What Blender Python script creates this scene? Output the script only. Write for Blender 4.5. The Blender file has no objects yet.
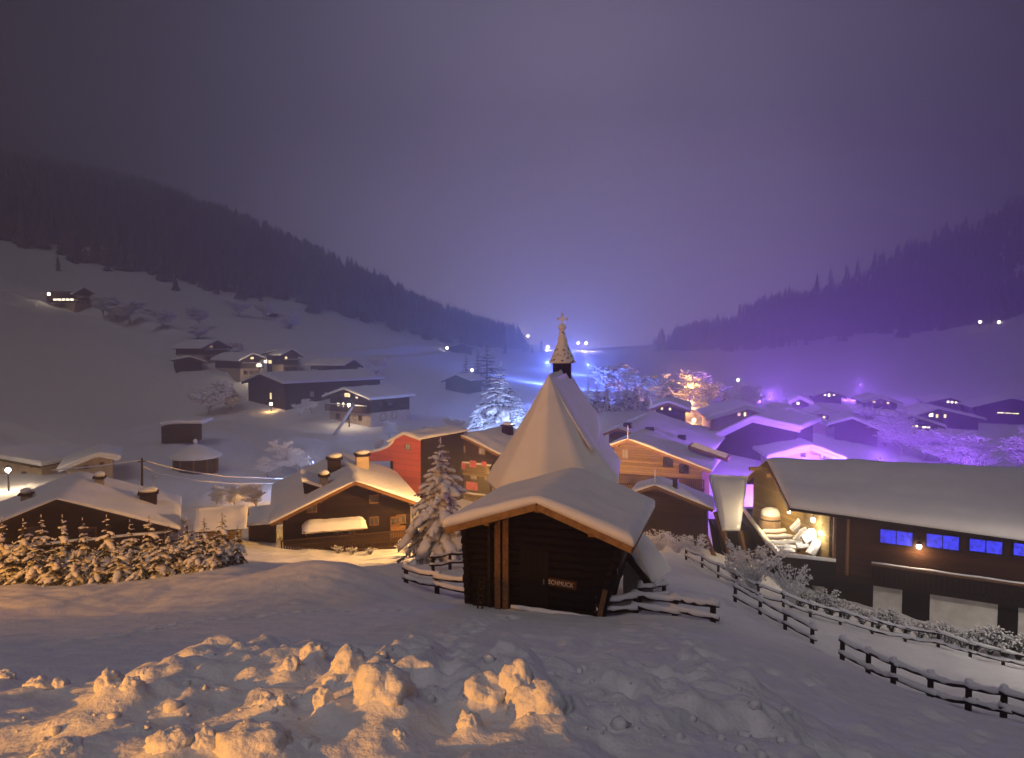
import bpy, bmesh, math, random
import numpy as np
from mathutils import Vector, Matrix, noise as mnoise

R = math.radians
rnd = random.Random(11)
scene = bpy.context.scene
COL = scene.collection

# ------------------------------------------------------------------ camera
CAMZ, F = 2.0, 700.0
TP = 34.0 / 700.0
PITCH = math.atan(TP)
cam = bpy.data.cameras.new('camera')
cam.sensor_width = 36.0
cam.lens = 36.0 * F / 1024.0
cam.clip_start, cam.clip_end = 0.1, 5000.0
camo = bpy.data.objects.new('camera', cam)
COL.objects.link(camo)
camo.location = (0, 0, CAMZ)
camo.rotation_euler = (R(90) - PITCH, 0, 0)
scene.camera = camo

# ------------------------------------------------------------------ world
w = bpy.data.worlds.new('World')
scene.world = w
w.use_nodes = True
nt = w.node_tree
nt.nodes.clear()
out = nt.nodes.new('ShaderNodeOutputWorld')
bg = nt.nodes.new('ShaderNodeBackground')
sky = nt.nodes.new('ShaderNodeTexSky')
sky.sky_type = 'NISHITA'
sky.sun_disc = False
sky.sun_elevation = R(-4.0)
sky.sun_rotation = R(200)
tc = nt.nodes.new('ShaderNodeTexCoord')
dot = nt.nodes.new('ShaderNodeVectorMath'); dot.operation = 'DOT_PRODUCT'
GD = Vector((0.10, 1.0, 0.10)).normalized()          # the lit village lies in this direction
dot.inputs[1].default_value = GD
ramp = nt.nodes.new('ShaderNodeValToRGB')
cr = ramp.color_ramp
cr.interpolation = 'B_SPLINE'
stops = [(0.0, (.006, .005, .008)), (.45, (.006, .005, .008)), (.68, (.007, .006, .010)), (.82, (.038, .036, .062)),
         (.93, (.235, .215, .335)), (1.0, (.64, .53, .73))]
while len(cr.elements) < len(stops): cr.elements.new(.5)
for e, (p, c) in zip(cr.elements, stops): e.position = p; e.color = (*c, 1)
cn = nt.nodes.new('ShaderNodeTexNoise'); cn.inputs['Scale'].default_value = 1.6; cn.inputs['Detail'].default_value = 5
cmul = nt.nodes.new('ShaderNodeMapRange')
cmul.inputs[1].default_value = .3; cmul.inputs[2].default_value = .7
cmul.inputs[3].default_value = .74; cmul.inputs[4].default_value = 1.26
mixn = nt.nodes.new('ShaderNodeVectorMath'); mixn.operation = 'SCALE'
sk = nt.nodes.new('ShaderNodeVectorMath'); sk.operation = 'SCALE'; sk.inputs['Scale'].default_value = 0.05
addn = nt.nodes.new('ShaderNodeVectorMath'); addn.operation = 'ADD'
L = nt.links.new
L(tc.outputs['Generated'], dot.inputs[0]); L(dot.outputs['Value'], ramp.inputs[0])
L(tc.outputs['Generated'], cn.inputs['Vector']); L(cn.outputs['Fac'], cmul.inputs[0])
L(ramp.outputs[0], mixn.inputs[0]); L(cmul.outputs[0], mixn.inputs['Scale'])
L(sky.outputs[0], sk.inputs[0]); L(sk.outputs[0], addn.inputs[1]); L(mixn.outputs[0], addn.inputs[0])
L(addn.outputs[0], bg.inputs['Color']); bg.inputs['Strength'].default_value = 1.0
L(bg.outputs[0], out.inputs['Surface'])

# weak night light from the low cloud, very soft
sl = bpy.data.lights.new('sun', 'SUN')
sl.energy = 0.70; sl.angle = R(32); sl.color = (1.0, .92, .96)
so = bpy.data.objects.new('sun', sl); COL.objects.link(so)
so.rotation_euler = (R(34), R(-14), 0)
so.location = (0, 0, 60)

vs = scene.view_settings
vs.view_transform = 'Standard'; vs.look = 'None'; vs.exposure = 0; vs.gamma = 1
vs.use_curve_mapping = False
scene.render.engine = 'CYCLES'
cy = scene.cycles
cy.use_denoising = True
cy.max_bounces = 5; cy.diffuse_bounces = 3; cy.glossy_bounces = 2; cy.transmission_bounces = 2
cy.volume_bounces = 0; cy.transparent_max_bounces = 4
cy.sample_clamp_indirect = 3.0
cy.use_light_tree = True

# ------------------------------------------------------------------ materials
MATS = {}
def nmat(name):
    m = bpy.data.materials.new(name); m.use_nodes = True
    MATS[name] = m
    return m, m.node_tree, m.node_tree.nodes['Principled BSDF']

def simple(name, col, rough=.7, var=.25, scale=4.0, bump=0.0, bscale=20, metal=0.0, stretch=None, spec=.08):
    m, t, b = nmat(name)
    b.inputs['Roughness'].default_value = rough
    b.inputs['Metallic'].default_value = metal
    b.inputs['Specular IOR Level'].default_value = spec
    co = t.nodes.new('ShaderNodeTexCoord')
    src = co.outputs['Object']
    if stretch:
        mp = t.nodes.new('ShaderNodeMapping'); mp.inputs['Scale'].default_value = stretch
        t.links.new(src, mp.inputs[0]); src = mp.outputs[0]
    n = t.nodes.new('ShaderNodeTexNoise'); n.inputs['Scale'].default_value = scale; n.inputs['Detail'].default_value = 6
    t.links.new(src, n.inputs['Vector'])
    r = t.nodes.new('ShaderNodeValToRGB')
    r.color_ramp.elements[0].position = .3; r.color_ramp.elements[1].position = .72
    r.color_ramp.elements[0].color = (*[c * (1 - var) for c in col], 1)
    r.color_ramp.elements[1].color = (*[min(1, c * (1 + var)) for c in col], 1)
    t.links.new(n.outputs['Fac'], r.inputs[0]); t.links.new(r.outputs[0], b.inputs['Base Color'])
    if bump:
        n2 = t.nodes.new('ShaderNodeTexNoise'); n2.inputs['Scale'].default_value = bscale; n2.inputs['Detail'].default_value = 5
        t.links.new(src, n2.inputs['Vector'])
        bp = t.nodes.new('ShaderNodeBump'); bp.inputs['Strength'].default_value = bump; bp.inputs['Distance'].default_value = .05
        t.links.new(n2.outputs['Fac'], bp.inputs['Height']); t.links.new(bp.outputs[0], b.inputs['Normal'])
    return m

def wood(name, col, var=.45, board=.22, axis='Z', gap=.35):
    """weathered boards: thin dark joints every `board` metres along an axis, grain noise along them"""
    m, t, b = nmat(name)
    b.inputs['Roughness'].default_value = .8; b.inputs['Specular IOR Level'].default_value = .05
    co = t.nodes.new('ShaderNodeTexCoord')
    sep = t.nodes.new('ShaderNodeSeparateXYZ'); t.links.new(co.outputs['Object'], sep.inputs[0])
    dv = t.nodes.new('ShaderNodeMath'); dv.operation = 'DIVIDE'; dv.inputs[1].default_value = board
    t.links.new(sep.outputs[axis], dv.inputs[0])
    fr = t.nodes.new('ShaderNodeMath'); fr.operation = 'FRACT'; t.links.new(dv.outputs[0], fr.inputs[0])
    fl = t.nodes.new('ShaderNodeMath'); fl.operation = 'FLOOR'; t.links.new(dv.outputs[0], fl.inputs[0])
    wn = t.nodes.new('ShaderNodeTexWhiteNoise'); wn.noise_dimensions = '1D'; t.links.new(fl.outputs[0], wn.inputs['W'])
    mp = t.nodes.new('ShaderNodeMapping')
    mp.inputs['Scale'].default_value = (1.2, 1.2, 9) if axis == 'Z' else (9, 9, 1.2)
    t.links.new(co.outputs['Object'], mp.inputs[0])
    n = t.nodes.new('ShaderNodeTexNoise'); n.inputs['Scale'].default_value = 3; n.inputs['Detail'].default_value = 7
    t.links.new(mp.outputs[0], n.inputs['Vector'])
    ad = t.nodes.new('ShaderNodeMath'); ad.operation = 'MULTIPLY_ADD'; ad.inputs[1].default_value = .4
    t.links.new(wn.outputs['Value'], ad.inputs[0]); t.links.new(n.outputs['Fac'], ad.inputs[2])
    r = t.nodes.new('ShaderNodeValToRGB')
    r.color_ramp.elements[0].position = .35; r.color_ramp.elements[1].position = .95
    r.color_ramp.elements[0].color = (*[c * (1 - var) for c in col], 1)
    r.color_ramp.elements[1].color = (*[min(1, c * (1 + var)) for c in col], 1)
    t.links.new(ad.outputs[0], r.inputs[0])
    st = t.nodes.new('ShaderNodeMath'); st.operation = 'GREATER_THAN'; st.inputs[1].default_value = .1
    t.links.new(fr.outputs[0], st.inputs[0])
    mr = t.nodes.new('ShaderNodeMapRange'); mr.inputs[3].default_value = gap; mr.inputs[4].default_value = 1
    t.links.new(st.outputs[0], mr.inputs[0])
    mx = t.nodes.new('ShaderNodeVectorMath'); mx.operation = 'SCALE'
    t.links.new(r.outputs[0], mx.inputs[0]); t.links.new(mr.outputs[0], mx.inputs['Scale'])
    t.links.new(mx.outputs[0], b.inputs['Base Color'])
    bp = t.nodes.new('ShaderNodeBump'); bp.inputs['Strength'].default_value = .6; bp.inputs['Distance'].default_value = .03
    t.links.new(st.outputs[0], bp.inputs['Height']); t.links.new(bp.outputs[0], b.inputs['Normal'])
    return m

def snowmat(name, col=(.82, .83, .86), bump=.35, s1=2.2, s2=14, frost=False):
    m, t, b = nmat(name)
    b.inputs['Roughness'].default_value = .65; b.inputs['Specular IOR Level'].default_value = .25
    co = t.nodes.new('ShaderNodeTexCoord')
    n = t.nodes.new('ShaderNodeTexNoise'); n.inputs['Scale'].default_value = s1; n.inputs['Detail'].default_value = 8
    n.inputs['Roughness'].default_value = .62
    t.links.new(co.outputs['Object'], n.inputs['Vector'])
    n2 = t.nodes.new('ShaderNodeTexNoise'); n2.inputs['Scale'].default_value = s2; n2.inputs['Detail'].default_value = 6
    t.links.new(co.outputs['Object'], n2.inputs['Vector'])
    r = t.nodes.new('ShaderNodeValToRGB')
    r.color_ramp.elements[0].position = .25; r.color_ramp.elements[1].position = .75
    r.color_ramp.elements[0].color = (*[c * (.88) for c in col], 1); r.color_ramp.elements[1].color = (*col, 1)
    t.links.new(n.outputs['Fac'], r.inputs[0]); t.links.new(r.outputs[0], b.inputs['Base Color'])
    ad = t.nodes.new('ShaderNodeMath'); ad.operation = 'MULTIPLY_ADD'; ad.inputs[1].default_value = .35
    t.links.new(n2.outputs['Fac'], ad.inputs[0]); t.links.new(n.outputs['Fac'], ad.inputs[2])
    bp = t.nodes.new('ShaderNodeBump'); bp.inputs['Strength'].default_value = bump; bp.inputs['Distance'].default_value = .08
    t.links.new(ad.outputs[0], bp.inputs['Height']); t.links.new(bp.outputs[0], b.inputs['Normal'])
    return m

def emit(name, col, strength, var=.35, scale=2.5):
    m, t, b = nmat(name)
    b.inputs['Base Color'].default_value = (.02, .02, .02, 1); b.inputs['Roughness'].default_value = .3
    co = t.nodes.new('ShaderNodeTexCoord')
    n = t.nodes.new('ShaderNodeTexNoise'); n.inputs['Scale'].default_value = scale; n.inputs['Detail'].default_value = 3
    t.links.new(co.outputs['Object'], n.inputs['Vector'])
    mr = t.nodes.new('ShaderNodeMapRange')
    mr.inputs[1].default_value = .35; mr.inputs[2].default_value = .65
    mr.inputs[3].default_value = strength * (1 - var); mr.inputs[4].default_value = strength * (1 + var)
    t.links.new(n.outputs['Fac'], mr.inputs[0]); t.links.new(mr.outputs[0], b.inputs['Emission Strength'])
    b.inputs['Emission Color'].default_value = (*col, 1)
    m.cycles.emission_sampling = 'NONE'
    return m

snowmat('snow', bump=.6, s1=2.6, s2=18); snowmat('snow_roof', bump=.12, s1=1.1, s2=6); snowmat('snow_chunk', bump=.55, s1=6, s2=26)
snowmat('frost', (.87, .88, .90), bump=.0, s1=6)
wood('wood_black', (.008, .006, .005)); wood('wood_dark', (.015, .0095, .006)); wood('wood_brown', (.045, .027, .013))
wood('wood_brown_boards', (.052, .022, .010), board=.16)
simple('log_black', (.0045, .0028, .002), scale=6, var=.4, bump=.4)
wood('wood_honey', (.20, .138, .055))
simple('beam_brown', (.16, .085, .04), stretch=(2, 2, 2), scale=6, var=.4, bump=.3)
simple('beam_orange', (.26, .15, .06), scale=6, var=.35, bump=.3)
simple('beam_dark', (.018, .011, .008), scale=6, var=.4, bump=.4)
simple('log_pale', (.42, .30, .19), scale=9, var=.35, bump=.5)
simple('bark', (.06, .045, .035), scale=10, var=.4, bump=.5)
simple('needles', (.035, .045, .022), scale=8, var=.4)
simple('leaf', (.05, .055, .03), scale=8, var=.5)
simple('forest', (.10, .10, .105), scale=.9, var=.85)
simple('plaster', (.62, .60, .56), scale=2, var=.15, bump=.2)
simple('plaster_beige', (.45, .36, .26), scale=2, var=.2, bump=.2)
wood('red_boards', (.52, .115, .085), var=.2, board=.5, gap=.75)
simple('red_cloth', (.55, .10, .12), scale=5, var=.35)
simple('stone', (.25, .23, .21), scale=6, var=.35, bump=.5)
simple('metal_dark', (.04, .04, .045), rough=.45, metal=.6, var=.2)
simple('metal_grey', (.25, .25, .27), rough=.45, metal=.5, var=.2)
simple('wire', (.35, .35, .36), rough=.6, var=.2)
simple('glass_dark', (.015, .017, .022), rough=.08, var=.2, spec=.6)
simple('shutter_green', (.05, .07, .045), var=.3)
simple('sign_board', (.07, .026, .011), scale=8, var=.3)
simple('sign_letters', (.70, .55, .40), scale=8, var=.1)
simple('rope', (.5, .47, .42), scale=30, var=.3)
# spire: shingles plastered with driven snow
m, t, b = nmat('spire_snow')
co = t.nodes.new('ShaderNodeTexCoord')
vz = t.nodes.new('ShaderNodeTexNoise'); vz.inputs['Scale'].default_value = 5.5; vz.inputs['Detail'].default_value = 5
t.links.new(co.outputs['Object'], vz.inputs['Vector'])
rr = t.nodes.new('ShaderNodeValToRGB')
rr.color_ramp.elements[0].position = .37; rr.color_ramp.elements[1].position = .43
rr.color_ramp.elements[0].color = (.10, .07, .045, 1); rr.color_ramp.elements[1].color = (.76, .75, .74, 1)
t.links.new(vz.outputs['Fac'], rr.inputs[0]); t.links.new(rr.outputs[0], b.inputs['Base Color'])
bp = t.nodes.new('ShaderNodeBump'); bp.inputs['Strength'].default_value = .8; bp.inputs['Distance'].default_value = .06
t.links.new(vz.outputs['Fac'], bp.inputs['Height']); t.links.new(bp.outputs[0], b.inputs['Normal'])
b.inputs['Roughness'].default_value = .7
emit('window_warm', (1.0, .70, .34), 2.2); emit('window_dim', (1.0, .62, .30), .35); emit('window_bright', (1.0, .84, .58), 5.0)
emit('window_blue', (.045, .05, 1.0), .95, var=.35, scale=5); emit('window_pink', (1.0, .55, .5), 1.2)
emit('bulb_sodium', (1.0, .52, .12), 14, var=.05); emit('bulb_white', (1.0, .86, .66), 20, var=.05)
emit('bulb_blue', (.12, .22, 1.0), 10, var=.05); emit('bulb_purple', (.45, .2, 1.0), 8, var=.05)
emit('strip_yellow', (1.0, .85, .45), 3.0, var=.3)
M = MATS

# ------------------------------------------------------------------ numbers
def noise2(x, y, seed=0):
    x = np.asarray(x, float); y = np.asarray(y, float)
    xi = np.floor(x).astype(np.int64); yi = np.floor(y).astype(np.int64)
    fx = x - xi; fy = y - yi
    fx = fx * fx * fx * (fx * (fx * 6 - 15) + 10); fy = fy * fy * fy * (fy * (fy * 6 - 15) + 10)
    def h(a, b):
        n = (a * 374761393 + b * 668265263 + seed * 1442695041) & 0xffffffff
        n = ((n ^ (n >> 13)) * 1274126177) & 0xffffffff
        return ((n ^ (n >> 16)) & 0xffff) / 32767.5 - 1.0
    a = h(xi, yi); b_ = h(xi + 1, yi); c = h(xi, yi + 1); d = h(xi + 1, yi + 1)
    return (a * (1 - fx) + b_ * fx) * (1 - fy) + (c * (1 - fx) + d * fx) * fy

def fbm(x, y, seed=0, oct=4, gain=.5):
    s = 0; a = 1
    for i in range(oct):
        s = s + a * noise2(x * 2 ** i, y * 2 ** i, seed + i * 7); a *= gain
    return s

CP, SP = math.cos(PITCH), math.sin(PITCH)
def ray(px, py):
    a = (px - 512) / F; b_ = (379 - py) / F
    return Vector((a, CP + b_ * SP, -SP + b_ * CP))
def Q(px, py, Y):
    d = ray(px, py)
    return Vector((0, 0, CAMZ)) + d * (Y / d.y)
def proj(p):
    v = Vector(p) - Vector((0, 0, CAMZ))
    d = v.y * CP - v.z * SP
    return 512 + F * v.x / d, 379 - F * (v.y * SP + v.z * CP) / d
def hit(px, py, p0, n):
    d = ray(px, py); o = Vector((0, 0, CAMZ))
    return o + d * ((Vector(p0) - o).dot(n) / d.dot(n))

# terrain: measured spots (picture column, picture row, distance) and a smooth surface through them
SPOTS = [
 (0,760,4.2),(250,758,4.1),(512,758,4),(760,758,4.6),(1024,757,8.5),
 (0,700,6.0),(250,700,5.8),(512,706,5.5),(700,722,5.6),(860,735,7.2),
 (0,662,8.5),(250,660,8.3),(512,667,8),(700,685,8.2),(860,705,10.5),(1024,724,14.5),
 (0,636,13),(250,637,12.5),(512,643,11),(700,652,12),(840,668,16),
 (0,600,23),(120,600,23),(250,604,20),(430,606,19),(512,622,16),(600,630,16.5),(700,618,20),(780,634,22),(900,684,20),(1024,722,17),
 (0,581,29),(120,576,29.5),(240,563,30.5),(330,590,23.5),(430,598,24),(500,611,20.5),(600,618,19.6),(660,594,24),
 (0,560,37),(100,555,38),(220,552,40),(270,556,41),(350,553,45),(420,549,45),(470,552,38),(420,575,30),(560,580,30),
 (640,560,36),(700,560,38),(735,585,33),(800,612,30.5),(900,640,29.5),(1024,668,28),(830,608,36),(920,622,37),(1024,636,36),(950,662,26),
 (620,545,46),(690,548,47),(740,560,46),(560,520,60),(640,505,62),(700,500,66),(470,505,60),(400,505,58),(250,515,52),
 (130,500,55),(20,490,56),(-60,520,48),
 (0,430,88),(70,445,76),(150,450,75),(187,474,66),(182,441,80),(250,470,72),(300,445,84),(380,428,104),(430,405,130),(290,420,108),(330,410,114),
 (210,415,112),(100,400,118),(0,350,150),(120,345,160),(200,365,146),(260,374,140),(350,375,136),(440,375,175),
 (-150,300,190),(0,295,205),(70,304,220),(190,320,215),(300,330,205),(380,335,250),(250,300,265),(120,265,265),(0,230,265),(-200,170,270),
 (0,192,340),(120,216,340),(250,260,350),(400,315,380),(500,342,450),(470,352,330),
 (-500,250,200),(-500,420,90),(-500,560,40),(-500,640,16),(-500,120,330),
 (520,405,125),(450,425,100),(560,385,200),(560,352,400),(540,341,600),(600,338,640),
 (640,415,95),(700,425,105),(690,395,130),(760,432,92),(820,445,85),(760,398,170),(760,372,300),(760,342,420),(700,335,520),
 (900,440,95),(1000,450,90),(880,415,130),(960,415,135),(1024,425,120),(900,385,200),(900,345,310),(900,315,400),(1024,385,170),(1024,345,240),
 (1024,318,290),(1024,284,380),(900,298,430),(760,314,480),(620,332,750),(260,228,590),(0,158,590),(120,178,590),(400,292,590),(1024,212,480),(900,262,480),(760,326,760),(500,338,820),
 (1500,640,30),(1500,720,17),(1500,470,80),(1500,400,140),(1500,300,260),(1500,215,420),(1500,740,9),
]
_pts = []
for (a, b_, Y) in SPOTS:
    p = Q(a, b_, Y); _pts.append((p.x, p.y, p.z))
for X in (-3, -1.5, 0, 1.5, 3):
    for Y, z in ((-8.6, .5), (-6, .3), (-2, .05), (1.5, .0)):
        s = 1 + (Y + 8.6) * .45
        _pts.append((X * s, Y, z))
_pts = np.array(_pts)
def _uv(X, Y):
    return X / (Y + 10), np.log(Y + 10)
_U, _V = _uv(_pts[:, 0], _pts[:, 1])
_G = (_pts[:, 2] - CAMZ) / (_pts[:, 1] + 10)
_N = len(_U); _SU, _SV = 1.6, 1.0
def _phi(r2):
    return np.where(r2 > 1e-12, r2 * np.log(r2 + 1e-12) * .5, 0)
_r2 = ((_U[:, None] - _U[None]) * _SU) ** 2 + ((_V[:, None] - _V[None]) * _SV) ** 2
_A = np.zeros((_N + 3, _N + 3)); _A[:_N, :_N] = _phi(_r2) + np.eye(_N) * 2e-3
_A[:_N, _N] = 1; _A[:_N, _N + 1] = _U; _A[:_N, _N + 2] = _V
_A[_N:, :_N] = _A[:_N, _N:].T
_W = np.linalg.solve(_A, np.concatenate([_G, np.zeros(3)]))

def base_h(X, Y):
    X = np.asarray(X, float); Y = np.maximum(np.asarray(Y, float), -8.8)
    u, v = _uv(X, Y)
    u = np.clip(u, -1.6, 1.6)
    g = np.full(np.broadcast(u, v).shape, 0.0)
    for i in range(_N):
        g = g + _W[i] * _phi(((u - _U[i]) * _SU) ** 2 + ((v - _V[i]) * _SV) ** 2)
    g = g + _W[_N] + _W[_N + 1] * u + _W[_N + 2] * v
    z = CAMZ + np.clip(g, -.75, .32) * (Y + 10)
    return np.where(z > 60, 60 + 190 * np.tanh((z - 60) / 190), z)

def sstep(a, b_, x):
    t_ = np.clip((x - a) / (b_ - a), 0, 1); return t_ * t_ * (3 - 2 * t_)

def ground(X, Y):
    X = np.asarray(X, float); Y = np.asarray(Y, float)
    z = base_h(X, Y)
    near = 1 - sstep(10, 26, Y)
    # ploughed bank along the road edge
    crest = 6.6 + .5 * noise2(X * .35, X * 0, 3) + .05 * X
    dy = Y - crest
    prof = np.exp(-np.where(dy > 0, (dy / .9) ** 2, (dy / 1.6) ** 2))
    hgt = .30 + .16 * noise2(X * .8, Y * 0 + 2, 5) + .10 * noise2(X * 2.1, Y * 1.1, 9)
    side = sstep(-9, -7, X) * (1 - sstep(1.6, 3.6, X)) * (.30 + .70 * sstep(-4.6, -2.6, X))
    z = z + side * prof * np.maximum(hgt, .05)
    rough = np.clip(prof + .55 * np.exp(-((Y - 4.8) / 1.1) ** 2), 0, 1)
    z = z + side * rough * (.085 * np.abs(fbm(X * 2.2, Y * 2.2, 21, 3)) + .045 * np.abs(fbm(X * 5.0, Y * 5.0, 44, 3)))
    # trampled, lumpy slope
    tr = near * (.25 + .75 * sstep(-1, 2, X)) * sstep(1, 4, Y)
    cell = noise2(X * 2.3 + 1.3 * noise2(X * .7, Y * .7, 1), Y * 1.9, 12)
    z = z + tr * (.075 * cell - .07 * np.abs(noise2(X * 1.4, Y * 1.2, 31)) + .028 * fbm(X * 5, Y * 5, 17, 3))
    z = z + near * .025 * fbm(X * .9, Y * 2.2, 8, 3)
    # wheel tracks down at the right corner and ridges of pushed snow
    tk = np.exp(-((Y - 4.9 - .10 * X - .25 * noise2(X * .6, Y * 0, 71)) / .22) ** 2) * sstep(.2, 2.5, X)
    z = z - .10 * tk
    # soft mound in front of the chalet
    mp = Q(322, 580, 25)
    z = z + 1.0 * np.exp(-((X - mp.x) / 2.6) ** 2 - ((Y - mp.y) / 2.2) ** 2)
    # drifts, wind ripples
    mid = sstep(12, 25, Y) * (1 - sstep(120, 260, Y))
    z = z + mid * (.12 * fbm(X * .25, Y * .25, 50, 4) + .05 * fbm(X * 1.1, Y * 1.1, 51, 3))
    z = z + sstep(90, 220, Y) * 1.2 * fbm(X * .02, Y * .02, 60, 4)
    return z
def gz(X, Y): return float(ground(np.array([X]), np.array([Y]))[0])
_YS = np.exp(np.linspace(math.log(2.5), math.log(800), 900))
def ghit(px, py, ymin=2.5):
    d = ray(px, py)
    t_ = _YS / d.y
    X = d.x * t_; Z = CAMZ + d.z * t_
    g = ground(X, _YS)
    k = np.where((Z < g) & (_YS > ymin))[0]
    k = k[0] if len(k) else len(_YS) - 1
    return Vector((X[k], _YS[k], g[k]))

# snow chunks thrown up by the plough: picture column, row, width, height, label
ck = [
 (313, 652, 27, 21, 'round snow lump perched highest on the bank left of centre'),
 (291, 668, 20, 24, 'elongated snow lump just below the highest round lump'),
 (350, 668, 38, 42, 'biggest orange-lit knobbly snow chunk left of centre'),
 (334, 684, 22, 20, 'small knobbly lump at the left foot of the biggest knobbly chunk'),
 (324, 700, 20, 26, 'ridged lump below the biggest knobbly chunk'),
 (266, 700, 16, 16, 'finger-like lump at the left end of the lower ridge'),
 (283, 704, 14, 18, 'finger-like lump in the middle of the lower ridge'),
 (302, 703, 14, 16, 'finger-like lump at the right of the lower ridge'),
 (256, 671, 16, 9, 'flat little lit lump left of the elongated lump'),
 (110, 683, 24, 26, 'rounded lump at the left of the three on the left bank'),
 (132, 687, 22, 22, 'middle lump of the three on the left bank'),
 (144, 675, 14, 14, 'small lump topping the three on the left bank'),
 (163, 688, 13, 15, 'small lump right of the three on the left bank'),
 (38, 685, 26, 20, 'broad lump near the left edge of the bank'),
 (61, 686, 16, 18, 'narrow lump right of the broad left-edge lump'),
 (4, 678, 20, 16, 'lump cut by the left picture edge'),
 (50, 730, 14, 13, 'small lump in the lower left foreground'),
 (58, 752, 46, 22, 'wide low lump in the lower left corner'),
 (172, 744, 46, 34, 'bulky lump at the bottom edge left of the widest one'),
 (206, 744, 26, 32, 'upright lump beside the bulky bottom lump'),
 (258, 746, 78, 40, 'widest smooth orange-lit chunk at the bottom edge'),
 (309, 748, 24, 24, 'small rounded chunk right of the widest bottom chunk'),
 (518, 686, 36, 54, 'tall disc-like orange-lit chunk at the centre of the bank'),
 (484, 694, 50, 44, 'flat-faced grey snow block left of the tall disc-like chunk'),
 (504, 663, 32, 12, 'thin lit ledge of snow on top of the centre block'),
 (470, 723, 24, 26, 'rounded lit lump at the lower left of the centre block'),
 (495, 710, 17, 17, 'small lit nub below the tall disc-like chunk'),
 (474, 673, 9, 11, 'tiny lit crumb left of the centre block'),
 (399, 738, 17, 17, 'small round lump on the front of the bank near the bottom'),
 (540, 706, 60, 46, 'broad pitted mound joining the tall disc-like chunk on its right'),
 (384, 690, 60, 52, 'broad grey mound right of the biggest knobbly chunk'),
]
CHP = []
for (x_, y_, w_, h_, lab) in ck:
    g_ = ghit(x_, y_ + h_ * .42)
    CHP.append((g_.x, g_.y + .04, w_ * g_.y / F / 2, h_ * g_.y / F / 2))
FOOT = []
def trail(pts, step, seed):
    r_ = random.Random(seed)
    P_ = [ghit(*p) for p in pts]; sgn = 1; left = 0.0
    for a, b_ in zip(P_, P_[1:]):
        d = Vector((b_.x - a.x, b_.y - a.y, 0)); ln_ = d.length; d.normalize()
        t_ = left
        while t_ < ln_:
            FOOT.append((a.x + d.x * t_ - d.y * sgn * .13 + r_.gauss(0, .03), a.y + d.y * t_ + d.x * sgn * .13 + r_.gauss(0, .03))); sgn = -sgn; t_ += step * r_.uniform(.85, 1.15)
        left = t_ - ln_
trail([(420, 690), (455, 640), (480, 622), (520, 616)], .42, 1)
trail([(590, 640), (680, 650), (760, 668), (840, 690)], .45, 2)
trail([(640, 700), (700, 668), (690, 640), (650, 624)], .40, 3)
trail([(90, 640), (190, 622), (300, 612), (420, 612)], .45, 4)
ROADS = []
for pts_, wd_, dp_ in (([(-40, 275), (0, 287), (50, 301), (110, 317), (165, 334)], 3.2, 1.3), ([(-30, 420), (0, 430), (40, 446), (66, 453)], 1.3, .5), ([(245, 428), (330, 440), (420, 436), (470, 428)], 1.6, .5), ([(230, 380), (330, 358), (420, 352), (470, 352)], 2.6, .8), ([(140, 432), (200, 420), (260, 418)], 1.2, .35)):
    ROADS.append(([ghit(a, b_, 40) for a, b_ in pts_], wd_, dp_))
_ground0 = ground
def ground(X, Y):
    z = _ground1(X, Y)
    X = np.asarray(X, float); Y = np.asarray(Y, float)
    for P_, wd_, dp_ in ROADS:
        sel = (X > min(p.x for p in P_) - 25) & (X < max(p.x for p in P_) + 25) & (Y > min(p.y for p in P_) - 25) & (Y < max(p.y for p in P_) + 25)
        if not sel.any(): continue
        x = X[sel]; y = Y[sel]; best = np.full(x.shape, 1e9)
        for a, b_ in zip(P_, P_[1:]):
            dx, dy = b_.x - a.x, b_.y - a.y; t_ = np.clip(((x - a.x) * dx + (y - a.y) * dy) / (dx * dx + dy * dy), 0, 1)
            best = np.minimum(best, np.hypot(x - a.x - t_ * dx, y - a.y - t_ * dy))
        z = np.array(z); z[sel] += -dp_ * np.exp(-(best / wd_) ** 4) + dp_ * .5 * np.exp(-((best - 1.7 * wd_) / (.5 * wd_)) ** 2)
    return z
def _ground1(X, Y):
    X = np.asarray(X, float); Y = np.asarray(Y, float)
    z = _ground0(X, Y)
    sel = (Y > 2.5) & (Y < 26) & (np.abs(X) < 14)
    if not sel.any(): return z
    x = X[sel]; y = Y[sel]; dz = np.zeros(x.shape)
    for (cx, cy_, rx, rz) in CHP:
        m_ = (np.abs(x - cx) < 4 * rx + .2) & (np.abs(y - cy_) < 4 * rx + .2)
        if m_.any():
            d2 = ((x[m_] - cx) / (1.5 * rx)) ** 2 + ((y[m_] - cy_ + .1 * rx) / (1.7 * rx)) ** 2
            dz[m_] = np.maximum(dz[m_], .95 * rz * np.exp(-d2))
    for (cx, cy_) in FOOT:
        m_ = (np.abs(x - cx) < .4) & (np.abs(y - cy_) < .4)
        if m_.any():
            d2 = ((x[m_] - cx) ** 2 + ((y[m_] - cy_) * .8) ** 2)
            dz[m_] += -.085 * np.exp(-(d2 / .013) ** 2) + .03 * np.exp(-((np.sqrt(d2) - .19) / .06) ** 2)
    z = z.copy(); z[sel] += dz
    return z

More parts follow.
